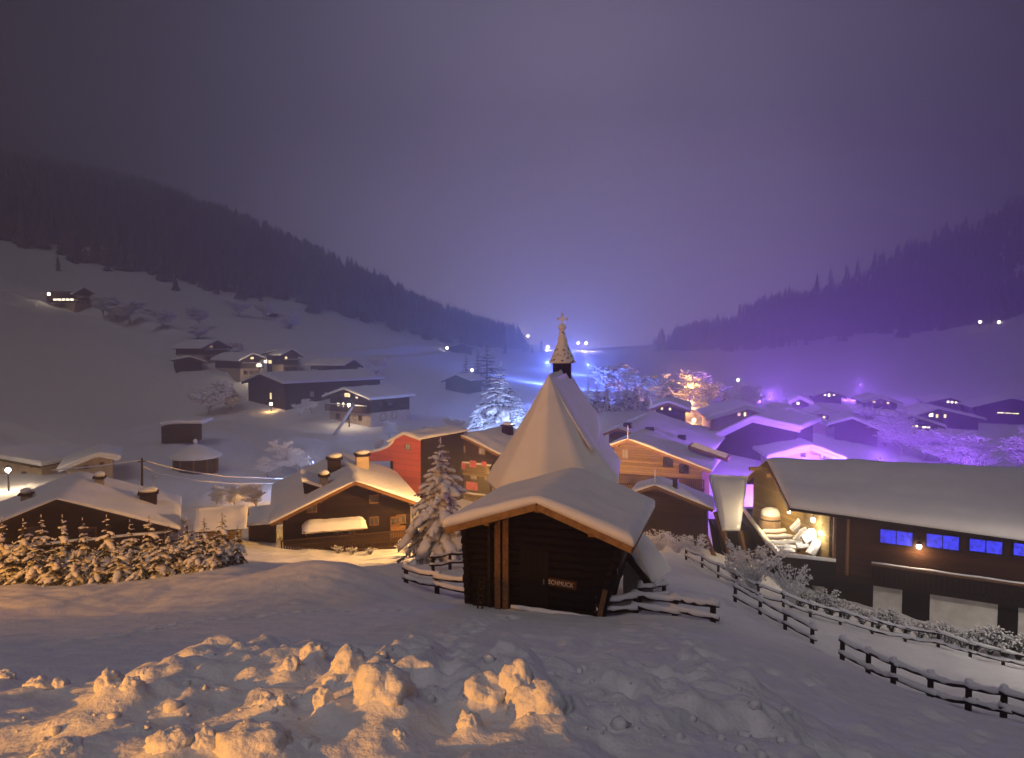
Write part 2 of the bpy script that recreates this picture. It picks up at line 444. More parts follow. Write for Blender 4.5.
# ------------------------------------------------------------------ mesh helpers
class MB:
    def __init__(self): self.v = []; self.f = []; self.sm = []
    def add(self, vs_, fs, smooth=False):
        o = len(self.v); self.v += [tuple(p) for p in vs_]
        self.f += [tuple(i + o for i in f) for f in fs]; self.sm += [smooth] * len(fs); return self
    def box(self, c, ax, ay, az):
        c = Vector(c); ax = Vector(ax); ay = Vector(ay); az = Vector(az)
        vs_ = [c + ax * i + ay * j + az * k for k in (-1, 1) for j in (-1, 1) for i in (-1, 1)]
        fs = [(0, 2, 3, 1), (4, 5, 7, 6), (0, 1, 5, 4), (2, 6, 7, 3), (0, 4, 6, 2), (1, 3, 7, 5)]
        if ax.cross(ay).dot(az) < 0: fs = [f[::-1] for f in fs]
        return self.add(vs_, fs)
    def beam(self, a, b_, wd, ht, up=(0, 0, 1)):
        a = Vector(a); b_ = Vector(b_); d = (b_ - a).normalized()
        s = d.cross(Vector(up))
        if s.length < 1e-4: s = d.cross(Vector((1, 0, 0)))
        s.normalize(); u = s.cross(d)
        return self.box((a + b_) / 2, d * (b_ - a).length / 2, s * wd / 2, u * ht / 2)
    def tube(self, pts, rad, n=6, smooth=True, cap=True):
        pts = [Vector(p) for p in pts]
        if not isinstance(rad, (list, tuple)): rad = [rad] * len(pts)
        vs_ = []; fs = []
        prev = None
        for i, p in enumerate(pts):
            d = (pts[min(i + 1, len(pts) - 1)] - pts[max(i - 1, 0)])
            if d.length < 1e-9: d = Vector((0, 0, 1))
            d.normalize()
            a = prev - d * prev.dot(d) if prev is not None else d.orthogonal()
            if a.length < 1e-6: a = d.orthogonal()
            a.normalize(); prev = a; b_ = d.cross(a)
            for k in range(n):
                an = 2 * math.pi * k / n
                vs_.append(p + (a * math.cos(an) + b_ * math.sin(an)) * rad[i])
        for i in range(len(pts) - 1):
            for k in range(n):
                k2 = (k + 1) % n
                fs.append((i * n + k, i * n + k2, (i + 1) * n + k2, (i + 1) * n + k))
        if cap:
            fs.append(tuple(range(n))[::-1]); fs.append(tuple(range((len(pts) - 1) * n, len(pts) * n)))
        return self.add(vs_, fs, smooth)
    def lathe(self, c, prof, n=12, smooth=True, rot=0.0):
        c = Vector(c); vs_ = []; fs = []
        for (r, z) in prof:
            for k in range(n):
                a = 2 * math.pi * k / n + rot
                vs_.append(c + Vector((r * math.cos(a), r * math.sin(a), z)))
        for i in range(len(prof) - 1):
            for k in range(n):
                k2 = (k + 1) % n
                fs.append((i * n + k, i * n + k2, (i + 1) * n + k2, (i + 1) * n + k))
        fs.append(tuple(range(n))[::-1]); fs.append(tuple(range((len(prof) - 1) * n, len(prof) * n)))
        return self.add(vs_, fs, smooth)
    def blob(self, c, rx, ry, rz, n=6, m=4, jit=.15, seed=0, smooth=True):
        c = Vector(c); rr_ = random.Random(seed); vs_ = [c + Vector((0, 0, -rz))]; fs = []
        for j in range(1, m):
            t_ = -math.pi / 2 + math.pi * j / m
            for k in range(n):
                a = 2 * math.pi * (k + .5 * (j % 2)) / n; q = 1 + rr_.uniform(-jit, jit)
                vs_.append(c + Vector((rx * math.cos(t_) * math.cos(a) * q, ry * math.cos(t_) * math.sin(a) * q, rz * math.sin(t_) * q)))
        vs_.append(c + Vector((0, 0, rz)))
        for k in range(n): fs.append((0, 1 + (k + 1) % n, 1 + k))
        for j in range(m - 2):
            for k in range(n):
                a = 1 + j * n + k; b_ = 1 + j * n + (k + 1) % n
                fs.append((a, b_, b_ + n, a + n))
        top = len(vs_) - 1; o = 1 + (m - 2) * n
        for k in range(n): fs.append((o + k, o + (k + 1) % n, top))
        return self.add(vs_, fs, smooth)
    def mesh(self, name, off=(0, 0, 0)):
        me = bpy.data.meshes.new(name)
        o = np.array(off, float)
        v = np.array(self.v, float).reshape(-1, 3) - o
        me.from_pydata(v.tolist(), [], self.f)
        me.polygons.foreach_set('use_smooth', self.sm)
        me.update()
        return me
    def build(self, name, mat, parent=None):
        off = Vector((0, 0, 0))
        p = parent
        while p is not None: off = off + p.location; p = p.parent
        ob = bpy.data.objects.new(name, self.mesh(name, off))
        ob.data.materials.append(M[mat]); COL.objects.link(ob)
        ob.parent = parent
        return ob

def tag(o, label=None, cat=None, group=None, kind=None):
    if label: o['label'] = label
    if cat: o['category'] = cat
    if group: o['group'] = group
    if kind: o['kind'] = kind
    return o
def thing(name, loc, label, cat, group=None):
    o = bpy.data.objects.new(name, None); COL.objects.link(o); o.location = loc
    o.empty_display_size = .3
    return tag(o, label, cat, group)
def grid_mesh(mb, P, nu, nv, smooth=True, flip=False):
    fs = []
    for i in range(nu - 1):
        for j in range(nv - 1):
            q = (i * nv + j, (i + 1) * nv + j, (i + 1) * nv + j + 1, i * nv + j + 1)
            fs.append(q[::-1] if flip else q)
    mb.add(P, fs, smooth)

# ------------------------------------------------------------------ ground and haze
NU, NV = 820, 780
uu = np.linspace(-1.5, 1.5, NU)
uu = np.sign(uu) * (np.abs(uu) / 1.5) ** 1.25 * 1.5
vv = np.concatenate([np.linspace(math.log(1.3), math.log(13), 90), np.linspace(math.log(13.02), math.log(60), 530), np.linspace(math.log(60.3), math.log(512), NV - 620)])
Vg, Ug = np.meshgrid(vv, uu, indexing='ij')
Yg = np.exp(Vg) - 10; Xg = Ug * (Yg + 10)
Zg = ground(Xg, Yg)
ZMAX = float(Zg.max()); ZMIN = float(Zg.min())
me = bpy.data.meshes.new('ground')
me.vertices.add(NU * NV)
me.vertices.foreach_set('co', np.stack([Xg, Yg, Zg], -1).reshape(-1).astype(np.float32))
ii, jj = np.meshgrid(np.arange(NV - 1), np.arange(NU - 1), indexing='ij')
q = np.stack([ii * NU + jj, ii * NU + jj + 1, (ii + 1) * NU + jj + 1, (ii + 1) * NU + jj], -1).reshape(-1)
nf = (NU - 1) * (NV - 1)
me.loops.add(nf * 4); me.polygons.add(nf)
me.loops.foreach_set('vertex_index', q.astype(np.int32))
me.polygons.foreach_set('loop_start', (np.arange(nf) * 4).astype(np.int32))
me.polygons.foreach_set('use_smooth', np.ones(nf, bool))
me.update(); me.validate()
g = bpy.data.objects.new('ground', me); me.materials.append(M['snow']); COL.objects.link(g)
tag(g, 'snow-covered hillside and valley floor', 'ground', kind='structure')
print('ground z', ZMIN, ZMAX)

bx_ = np.linspace(-95, 95, 120); by_ = np.linspace(-62, 60, 80)
BX, BY = np.meshgrid(bx_, by_, indexing='ij')
BZ = ground(BX, np.maximum(BY, np.abs(BX) / 1.5 - 9.2)) - .10 - .6 * sstep(0, 6, BY - (np.abs(BX) / 1.5 - 9.2)) * 4
mbk = MB(); grid_mesh(mbk, np.stack([BX, BY, BZ], -1).reshape(-1, 3).tolist(), 120, 80)
tag(mbk.build('hillside', 'snow'), 'snowy hillside behind the viewpoint', 'ground', kind='structure')
HB = MB()
hx, hy0, hy1, hz0, hz1 = 800, -70, 520, ZMIN - 1.5, ZMAX + 18
HB.box((0, (hy0 + hy1) / 2, (hz0 + hz1) / 2), (hx, 0, 0), (0, (hy1 - hy0) / 2, 0), (0, 0, (hz1 - hz0) / 2))
hm = bpy.data.materials.new('haze'); hm.use_nodes = True
hm.node_tree.nodes.clear()
ho = hm.node_tree.nodes.new('ShaderNodeOutputMaterial'); hv = hm.node_tree.nodes.new('ShaderNodeVolumePrincipled')
hv.inputs['Density'].default_value = .0039
hv.inputs['Color'].default_value = (.93, .92, .95, 1)
hv.inputs['Anisotropy'].default_value = .5
hm.node_tree.links.new(hv.outputs[0], ho.inputs['Volume'])
MATS['haze'] = hm
hz = HB.build('haze', 'haze'); tag(hz, 'thin night mist filling the valley', 'haze', kind='stuff')

# ------------------------------------------------------------------ houses
UP = Vector((0, 0, 1))
def frame(apex, le, re, Y, back=None, a=None, Lr=None):
    """house frame from the roof corners seen in the photograph"""
    A = Q(*apex, Y)
    if a is None:
        B = hit(back[0], back[1], A, UP) if back else None
        r = (B - A); r.z = 0; Lr = Lr or r.length; r.normalize()
    else:
        r = Vector((-math.sin(R(a)), math.cos(R(a)), 0))
    s = Vector((r.y, -r.x, 0))
    def side(pp):
        h = hit(pp[0], pp[1], A, r); d = h - A
        return abs(d.dot(s)), -d.z
    wr, dr = side(re)
    if le is None: wl, dl = wr, dr
    else: wl, dl = side(le)
    return dict(A=A, r=r, s=s, L=Lr, wl=wl, wr=wr, dl=dl, dr=dr)

def roof_pt(f, u, v):
    """u lateral (-wl..wr), v along the ridge"""
    w_, d_ = (f['wl'], f['dl']) if u < 0 else (f['wr'], f['dr'])
    return f['A'] + f['s'] * u + f['r'] * v - UP * (d_ * abs(u) / w_)

def snow_slab(mb, f, t_, ext=.12, nu=22, nv=14, seed=0, v0=None, v1=None, rnd_=.24, lump=.09):
    v0 = -ext if v0 is None else v0; v1 = f['L'] + ext if v1 is None else v1
    wl, wr = f['wl'] + ext, f['wr'] + ext
    us = []
    k = nu // 2
    for i in range(k + 1): us.append(-wl * math.cos(math.pi / 2 * i / k) if False else -wl * (1 - i / k) ** 1.0)
    for i in range(1, k + 1): us.append(wr * i / k)
    # refine the borders
    us = sorted(set(us + [-wl + .06, -wl + .2, -wl + .4, wr - .06, wr - .2, wr - .4]))
    vs_ = sorted(set([v0 + (v1 - v0) * j / nv for j in range(nv + 1)] + [v0 + .06, v0 + .2, v0 + .4, v1 - .06, v1 - .2, v1 - .4]))
    P = []; Bt = []
    e = .25
    for u in us:
        for v in vs_:
            p = roof_pt(f, u, v)
            dd = min(u + wl, wr - u, v - v0, v1 - v)
            q_ = min(1, dd / rnd_); hh = t_ * (.58 + .42 * math.sqrt(max(0, 1 - (1 - q_) ** 2)))
            p0 = p.copy()
            sm = (f['dl'] / f['wl'] + f['dr'] / f['wr']) / 2 * (math.sqrt(u * u + e * e) - abs(u))
            nz = mnoise.noise(Vector((p.x * .7 + seed, p.y * .7, 3.1))) * lump * 1.4 + mnoise.noise(Vector((p.x * 2.2 + seed, p.y * 2.2, 9.1))) * lump * .6
            edge = (1 - q_)
            off = Vector((0, 0, 0))
            wob = mnoise.noise(Vector((p.x * 1.7, p.y * 1.7, seed + 5.0))) * .10 * edge
            if dd == v - v0: off = -f['r'] * wob
            p = p + UP * (hh + nz * q_ - sm + wob * .5) + off
            P.append(p); Bt.append(p0)
    nu_, nv_ = len(us), len(vs_)
    grid_mesh(mb, P, nu_, nv_, True)
    # underside (just above the boards) and rim
    o = len(mb.v)
    grid_mesh(mb, [b_ + UP * .004 for b_ in Bt], nu_, nv_, False, flip=True)
    rim = [i * nv_ for i in range(nu_)] + [(nu_ - 1) * nv_ + j for j in range(1, nv_)] + [i * nv_ + nv_ - 1 for i in range(nu_ - 2, -1, -1)] + [j for j in range(nv_ - 2, 0, -1)]
    n = nu_ * nv_; base = o - n
    for a, b_ in zip(rim, rim[1:] + rim[:1]):
        mb.f.append((base + a, base + n + a, base + n + b_, base + b_)); mb.sm.append(True)

def gable_house(name, label, cat, f, base, oh=.7, ohs=.6, wall='wood_dark', side=None, trim='beam_brown', snow=.38,
                purlins=3, seed=0, group=None, thick=.14, fascia_h=.22, back_oh=.4, purl=True):
    A, r, s, L_ = f['A'], f['r'], f['s'], f['L']
    loc = A + r * (L_ / 2); loc.z = base
    root = thing(name, loc, label, cat, group)
    # walls: gable prism
    wl, wr = max(.3, f['wl'] - ohs), max(.3, f['wr'] - ohs)
    def sec(v):
        top = A + r * v - UP * (thick + .004)
        le = roof_pt(f, -wl, v) - UP * (thick + .004); re = roof_pt(f, wr, v) - UP * (thick + .004)
        return [Vector((le.x, le.y, base - 2.5)), le, top, re, Vector((re.x, re.y, base - 2.5))]
    a, b_ = sec(oh), sec(L_ - back_oh)
    mb = MB(); mb.add(a + b_, [(0, 1, 2, 3, 4)[::-1], (5, 6, 7, 8, 9), (0, 1, 6, 5), (3, 4, 9, 8), (0, 5, 9, 4)])
    mb.build('wall', wall, root)
    f['n'] = -r; f['P0'] = a[2]; f['a'] = a; f['b'] = b_
    # roof boards
    mb = MB()
    for u in (-f['wl'], f['wr']):
        c = [roof_pt(f, 0, 0), roof_pt(f, u, 0), roof_pt(f, u, L_), roof_pt(f, 0, L_)]
        lo = [p - UP * thick for p in c]
        fs = [(0, 1, 2, 3), (7, 6, 5, 4), (0, 4, 5, 1), (1, 5, 6, 2), (2, 6, 7, 3)]
        if u > 0: fs = fs
        else: fs = [q_[::-1] for q_ in fs]
        mb.add(c + lo, [q_[::-1] for q_ in fs])
    mb.build('roof', 'beam_dark', root)
    # bargeboards
    for u in (-f['wl'], f['wr']):
        p0, p1 = roof_pt(f, 0, -.035), roof_pt(f, u, -.035)
        mb = MB(); d = UP * (fascia_h / 2)
        mb.beam(p0 - d + UP * .0, p1 - d, .05, fascia_h); mb.build('bargeboard', trim, root)
    if purl:
        for k in range(-(purlins // 2), purlins // 2 + 1):
            u = k * .82 / max(1, purlins // 2) * (f['wl'] if k < 0 else f['wr'])
            p = roof_pt(f, u, 0) - UP * (thick + .10)
            mb = MB(); mb.beam(p + r * .06, p + r * (oh + .01), .16, .18); mb.build('purlin', trim, root)
    mb = MB(); snow_slab(mb, f, snow, seed=seed, nu=24, nv=16); mb.build('roof_snow', 'snow_roof', root)
    return root, f

def window(root, c, ax, n, wd, ht, pane='glass_dark', fr='beam_brown', bars=1, proud=.05, shutter=None):
    """a window centred at c on a wall with horizontal axis ax and outward normal n"""
    ax = ax.normalized(); n = n.normalized(); up = ax.cross(n); up = up if up.z > 0 else -up
    fw = min(.09, wd * .1)
    mb = MB()
    for sx in (-1, 1): mb.box(c + ax * sx * (wd / 2 - fw / 2) + n * proud / 2, ax * fw / 2, n * (proud / 2), up * (ht / 2))
    for sz in (-1, 1): mb.box(c + up * sz * (ht / 2 - fw / 2) + n * (proud / 2 - .003), ax * (wd / 2 - fw), n * (proud / 2), up * fw / 2)
    o = mb.build('window', fr, root)
    nb = bars + 1; pw = (wd - 2 * fw) / nb
    for k in range(nb):
        m2 = MB(); m2.box(c + ax * (-(wd - 2 * fw) / 2 + pw * (k + .5)) + n * .012, ax * (pw / 2 - .02), n * .01, up * (ht / 2 - fw))
        m2.build('pane', pane, o)
    for k in range(1, nb):
        m2 = MB(); m2.box(c + ax * (-(wd - 2 * fw) / 2 + pw * k) + n * .02, ax * .022, n * .02, up * (ht / 2 - fw))
        m2.build('mullion', fr, o)
    if shutter:
        for sx in (-1, 1):
            m2 = MB(); m2.box(c + ax * sx * (wd / 2 + wd * .24) + n * .03, ax * wd * .22, n * .025, up * ht / 2)
            m2.build('shutter', shutter, o)
    return o

def front_window(root, f, px, py, wpx, hpx, **k):
    n = -f['r']; c = hit(px, py, f['P0'], n)
    sc = c.y / F
    return window(root, c, f['s'], n, wpx * sc / max(.3, abs(f['s'].x)), hpx * sc, **k)
def side_window(root, f, px, py, wpx, hpx, sgn, **k):
    n = f['s'] * sgn; p0 = f['a'][3] if sgn > 0 else f['a'][1]
    c = hit(px, py, p0, n); sc = c.y / F
    wd = abs((hit(px + wpx / 2, py, p0, n) - hit(px - wpx / 2, py, p0, n)).dot(f['r']))
    return window(root, c, f['r'], n, wd, hpx * sc, **k)

def chimney(root, f, u, v, wd=.7, ht=1.1, mat='stone', cap=True, sd=1):
    p = roof_pt(f, u, v)
    mb = MB(); mb.box(p + UP * (ht / 2 - .3), f['s'] * wd / 2, f['r'] * wd / 2, UP * (ht / 2 + .3))
    o = mb.build('chimney', mat, root)
    if cap:
        m2 = MB(); m2.box(p + UP * (ht + .12), f['s'] * (wd / 2 + .12), f['r'] * (wd / 2 + .12), UP * .05); m2.build('cap', 'beam_dark', o)
        m3 = MB(); m3.blob(p + UP * (ht + .30), wd * .62, wd * .62, .2, 10, 6, .08, sd); m3.build('snow_cap', 'snow_roof', o)
    return o

def balcony(root, f, z, dep=.9, ht=.9, mat='wood_brown', u0=None, u1=None, snow=True):
    """balcony across the front gable"""
    s, r = f['s'], f['r']; base = f['P0']
    u0 = -(f['wl'] - .6) if u0 is None else u0; u1 = f['wr'] - .6 if u1 is None else u1
    c0 = Vector((base.x, base.y, 0))
    def pt(u, o_, z_): p = c0 + s * u - r * o_; p.z = z_; return p
    mb = MB(); mb.box(pt((u0 + u1) / 2, dep / 2 - .01, z - .06), s * (u1 - u0) / 2, r * dep / 2, UP * .06); o = mb.build('balcony', mat, root)
    n = max(4, int((u1 - u0) / .16))
    mb = MB()
    for k in range(n + 1):
        u = u0 + (u1 - u0) * k / n
        mb.box(pt(u, dep - .05, z + ht / 2), s * .045, r * .015, UP * ht / 2)
    b_ = mb.build('baluster_row', mat, o); b_['kind'] = 'stuff'
    mb = MB(); mb.beam(pt(u0, dep - .05, z + ht), pt(u1, dep - .05, z + ht), .10, .09); mb.build('rail', mat, o)
    if snow:
        mb = MB(); mb.tube([pt(u0 + (u1 - u0) * k / 12, dep - .05, z + ht + .08 + .02 * math.sin(k * 2.1)) for k in range(13)], .085, 7); mb.build('rail_snow', 'snow_roof', o)
    return o

# left house behind the spruce hedge
f1 = frame((57, 499), None, (178, 529), 38, back=(80, 472))
h1, f1 = gable_house('chalet', 'broad dark chalet with snow-covered gable roof behind the spruce hedge', 'house', f1, -13.5, oh=1.1, ohs=.9, wall='wood_dark', trim='beam_dark', purlins=5, seed=1, snow=.17)
chimney(h1, f1, 4.2, 5.0, .95, .55, 'beam_dark', sd=2); chimney(h1, f1, 1.4, 6.2, .5, .45, 'stone', sd=3); chimney(h1, f1, -2.2, 4.5, .5, .35, 'stone', sd=4)
for px in (30, 88): front_window(h1, f1, px, 533, 14, 12, pane='glass_dark')
balcony(h1, f1, f1['P0'].z - 3.3)
am = roof_pt(f1, 4.4, 6.8)
an = thing('roof_antenna', am, 'thin white antenna mast on the roof of the chalet behind the hedge', 'antenna')
mb = MB(); mb.tube([am - UP * .3, am + UP * 1.55], .03, 6); mb.build('mast', 'wire', an)
mb = MB(); mb.tube([am + UP * 1.3 - f1['s'] * .25, am + UP * 1.3 + f1['s'] * .25], .018, 5); mb.build('crossbar', 'wire', an)
mb = MB(); mb.blob(am + UP * .30 - f1['s'] * .16, .17, .14, .17, 9, 6, .05, 3); mb.build('dish', 'snow_roof', an)

# chalet with snowy awning
f2 = frame((355, 481), (271, 523), (423, 504), 45, back=(340, 453))
h2, f2 = gable_house('chalet', 'dark timber chalet with yellow-lit roof side and snow-laden awning, left of the frosted spruce', 'house', f2, -11.5, oh=.9, ohs=.7, wall='wood_dark', trim='beam_brown', purlins=5, seed=5, snow=.17)
chimney(h2, f2, -.9, 6.0, .9, .9, 'beam_dark', sd=5); chimney(h2, f2, 1.2, 7.0, .9, 1.0, 'plaster_beige', sd=6)
chimney(h2, f2, -1.8, 2.6, .55, .7, 'stone', sd=7)
# dormer slot
p = roof_pt(f2, -2.6, 4.2)
mb = MB(); mb.box(p + UP * .35, f2['s'] * .5, f2['r'] * 1.8, UP * .3); mb.build('dormer', 'beam_dark', h2)
mb = MB(); mb.box(p + UP * .76 , f2['s'] * .65 - UP * .25, f2['r'] * 2.0, UP * .1); mb.build('dormer_snow', 'snow_roof', h2)
for px, py in ((312, 508), (374, 499), (374, 521), (395, 521), (401, 519), (338, 533), (350, 533)):
    front_window(h2, f2, px, py, 9, 9, pane='glass_dark')
balcony(h2, f2, f2['P0'].z - 4.3, snow=False)
# awning laden with snow
n2 = -f2['r']; ca = hit(334, 521, f2['P0'], n2)
wa = 62 * 45 / F / 2
mb = MB(); mb.box(ca + n2 * .55 - UP * .22, f2['s'] * wa, n2 * .55 - UP * .12, UP * .05); aw = mb.build('awning', 'beam_brown', h2)
mb = MB()
P = []
for i in range(19):
    for j in range(9):
        u = -1 + 2 * i / 18; v = j / 8
        e = min(1, (1 - abs(u)) * 6) ** .5 * min(1, (1 - abs(2 * v - 1)) * 2.2) ** .5
        P.append(ca + f2['s'] * wa * u * 1.02 + n2 * (1.15 * v - .02) + UP * (-.10 - .24 * v + .42 * e + .05 * mnoise.noise(Vector((u * 4, v * 2, 1)))))
grid_mesh(mb, P, 19, 9, True); grid_mesh(mb, [ca + f2['s'] * wa * (-1 + i / 9) * 1.02 + n2 * (1.15 * j / 8 - .02) + UP * (-.16 - .24 * j / 8) for i in range(19) for j in range(9)], 19, 9, False, True)
mb.build('awning_snow', 'snow_roof', aw)
for u in (-.9, .9):
    mb = MB(); mb.beam(ca + f2['s'] * wa * u + n2 * .03 - UP * 1.0, ca + f2['s'] * wa * u + n2 * 1.0 - UP * .4, .08, .08); mb.build('awning_bracket', 'beam_brown', aw)
mb = MB(); c = hit(398, 541, f2['P0'], n2); mb.box(c, f2['s'] * .5, n2 * .06, UP * 1.05); mb.build('door', 'beam_brown', h2)

# small house behind the left chalet
f3 = frame((97, 454), (58, 470), (119, 458), 60, a=28, Lr=6)
h3, f3 = gable_house('house', 'small beige house with thin snowy roof peeking over the left chalet', 'house', f3, -12.5, oh=.5, ohs=.55, wall='plaster_beige', trim='snow_roof', purlins=3, seed=9, snow=.25)
front_window(h3, f3, 102, 464, 4, 4); front_window(h3, f3, 86, 467, 4, 4)
# white-lit shed at the left edge
f3b = frame((-18, 455), (-70, 470), (41, 466), 62, a=-8, Lr=6)
h3b, f3b = gable_house('shed', 'low shed with floodlit pale front wall at the left edge', 'shed', f3b, -12.5, oh=.35, ohs=.3, wall='plaster_beige', trim='beam_dark', seed=13, snow=.4)
front_window(h3b, f3b, 24, 474, 6, 6)

# red house with curved gable
f4 = frame((404, 433), (388, 441), (421, 439), 58, a=-32, Lr=6.5)
h4, f4 = gable_house('house', 'narrow red house with arched gable top beside the frosted spruce', 'house', f4, -11.5, oh=.12, ohs=.12, wall='wood_dark', trim='snow_roof', purl=False, seed=17, snow=.16, fascia_h=.14)
# red front facing with the swung parapet on its left
rn = -f4['r']; rp = f4['P0'] + rn * .03
out_px = [(394, 439.5), (397, 436), (404, 433.8), (411, 435.5), (420.6, 440.0), (420.6, 497), (394, 497), (393.6, 461), (364, 461), (364, 452.5), (372, 452), (381, 450), (388, 447), (392.5, 443)]
pts = [hit(a_, b_, rp, rn) for a_, b_ in out_px]
mb = MB(); k = len(pts); mb.add([p + rn * .05 for p in pts] + pts, [tuple(range(k))[::-1], tuple(range(k, 2 * k))] + [(i, (i + 1) % k, k + (i + 1) % k, k + i) for i in range(k)])
mb.build('red_front', 'red_boards', h4)
mb = MB(); mb.tube([hit(a_, b_ - .8, rp, rn) + rn * .02 for a_, b_ in out_px[9:] + out_px[:1]], .13, 7); mb.build('parapet_snow', 'snow_roof', h4)
fw = dict(f4); fw['P0'] = rp + rn * .05
front_window(h4, fw, 408, 447, 6, 6.5, pane='window_dim', fr='beam_orange')

# chalet with pink-lit balcony
f5 = frame((461, 435), (428, 447), (499, 454), 62, back=(508, 426))
h5, f5 = gable_house('chalet', 'brown timber chalet with pink balcony cloths behind the frosted spruce', 'house', f5, -12.5, oh=1.0, ohs=.7, wall='wood_brown', trim='beam_orange', purlins=5, seed=21, snow=.17)
for px, py in ((462, 449), (482, 451), (474, 476), (488, 477), (455, 477)): front_window(h5, f5, px, py, 7, 7, pane='window_dim', fr='beam_orange')
balcony(h5, f5, f5['P0'].z - 3.3, mat='wood_honey'); balcony(h5, f5, f5['P0'].z - 6.0, mat='wood_honey')
for px, py, w_, hh in ((463, 466, 6, 6), (473, 464, 8, 7), (484, 464, 6, 5), (472, 486, 14, 8)):
    c = hit(px, py, f5['P0'] - f5['r'] * .98, f5['r']); sc = c.y / F
    mb = MB(); mb.box(c, f5['s'] * w_ * sc / 2, f5['r'] * .02, UP * hh * sc / 2); mb.build('balcony_cloth', 'red_cloth', h5)
chimney(h5, f5, 1.5, 5.5, .8, .8, 'beam_dark', sd=9)

# big grey roofed house behind the chapel, and the honey-lit gable in front of it
f6 = frame((618, 428), (597, 436), (706, 460), 68, back=(653, 412))
h6, f6 = gable_house('chalet', 'large chalet with wide grey snow roof and dark chimneys right of the chapel', 'house', f6, -13.5, oh=1.2, ohs=.9, wall='wood_brown', trim='beam_orange', purlins=5, seed=25, snow=.17)
for u, v in ((2.4, 3.5), (5.3, 5.5), (7.0, 2.6), (.6, 1.6)): chimney(h6, f6, u, v, .75, .55, 'beam_dark', cap=False)
f7 = frame((628, 439), (601, 449), (711, 471), 60, back=(645, 430))
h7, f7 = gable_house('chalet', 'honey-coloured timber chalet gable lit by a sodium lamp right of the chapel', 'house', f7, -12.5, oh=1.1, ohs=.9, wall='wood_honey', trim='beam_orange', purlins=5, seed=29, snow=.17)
for px, py in ((613, 455), (625, 454)): front_window(h7, f7, px, py, 6, 9, pane='window_dim', fr='beam_orange')
for px, py in ((668, 462), (684, 469)): front_window(h7, f7, px, py, 9, 10, pane='glass_dark', fr='beam_dark')
balcony(h7, f7, f7['P0'].z - 3.9, mat='wood_brown', snow=False)
ml = roof_pt(f7, 0, -.1); mb = MB(); mb.tube([ml, ml + UP * 1.2], .035, 6); mb.build('gable_mast', 'snow_roof', h7)
# lit skylight panel on the roof
p0 = roof_pt(f7, 6.2, 5.2)
mb = MB(); mb.box(p0 + UP * .55, f7['s'] * 1.7 - UP * .5, f7['r'] * 1.2, UP * .14); sk_ = mb.build('skylight', 'beam_orange', h7)
for k in range(4):
    mb = MB(); mb.box(p0 + UP * .72 + f7['r'] * (-.9 + .6 * k), f7['s'] * 1.5 - UP * .44, f7['r'] * .20, UP * .03); mb.build('pane', 'window_dim', sk_)

f8 = frame((655, 485), (631, 493), (713, 509), 48, back=(660, 477))
h8, f8 = gable_house('cabin', 'low brown plank cabin with snowy roof below the honey-lit chalet', 'cabin', f8, -12.5, oh=.5, ohs=.4, wall='wood_brown', trim='beam_brown', purlins=3, seed=33, snow=.17)
chimney(h8, f8, 1.3, .9, .35, .8, 'metal_dark', cap=False)
ml = roof_pt(f8, 0, -.05); mb = MB(); mb.tube([ml + UP * .2, ml + UP * 1.1], .03, 6); mb.build('flue', 'snow_roof', h8)

# leaning woodshed roof between cabin and the long building
ws = thing('woodshed', Q(735, 565, 46), 'steep lean-to woodshed with smooth snow roof beside the long building', 'shed')
TL, TR, BR, BL = Q(709, 475, 50), Q(748, 477, 50), Q(740, 531, 44), Q(722, 531, 44)
P = []; P2 = []
nrm = (TR - TL).cross(BL - TL).normalized(); nrm = nrm if nrm.z > 0 else -nrm
for i in range(10):
    for j in range(12):
        a_, b_ = i / 9, j / 11
        p = TL.lerp(TR, a_).lerp(BL.lerp(BR, a_), b_)
        e = min(1, min(a_, 1 - a_, b_, 1 - b_) * 7) ** .5
        P.append(p + nrm * (.06 + .22 * e + .04 * mnoise.noise(p * .9))); P2.append(p)
mb = MB(); grid_mesh(mb, P, 10, 12, True, True); grid_mesh(mb, P2, 10, 12, False)
n_ = 120
rim = [i * 12 for i in range(10)] + [9 * 12 + j for j in range(1, 12)] + [i * 12 + 11 for i in range(8, -1, -1)] + [j for j in range(10, 0, -1)]
for a_, b_ in zip(rim, rim[1:] + rim[:1]): mb.f.append((b_, a_, n_ + a_, n_ + b_)); mb.sm.append(True)
mb.build('roof_snow', 'snow_roof', ws)
mb = MB(); mb.add([p - nrm * d_ for d_ in (.01, .12) for p in (TL, TR, BR, BL)], [(0, 1, 2, 3), (7, 6, 5, 4), (0, 4, 5, 1), (1, 5, 6, 2), (2, 6, 7, 3), (3, 7, 4, 0)]); mb.build('roof', 'beam_dark', ws)
for a_, b_ in (((715, 512, 46), (735, 566, 44)), ((724, 531, 44), (733, 572, 43)), ((740, 531, 44), (752, 582, 43)), ((706, 536, 44), (722, 575, 43))):
    mb = MB(); mb.beam(Q(*a_), Q(*b_), .2, .2); mb.build('post', 'beam_brown', ws)
mb = MB()
wp = [Q(718, 530, 46), Q(752, 530, 47), Q(760, 600, 46), Q(728, 590, 45)]
mb.add(wp + [p + Vector((.2, 3, 0)) for p in wp], [(0, 1, 2, 3)[::-1], (4, 5, 6, 7), (0, 4, 5, 1), (1, 5, 6, 2), (2, 6, 7, 3), (3, 7, 4, 0)]); mb.build('wall', 'wood_black', ws)

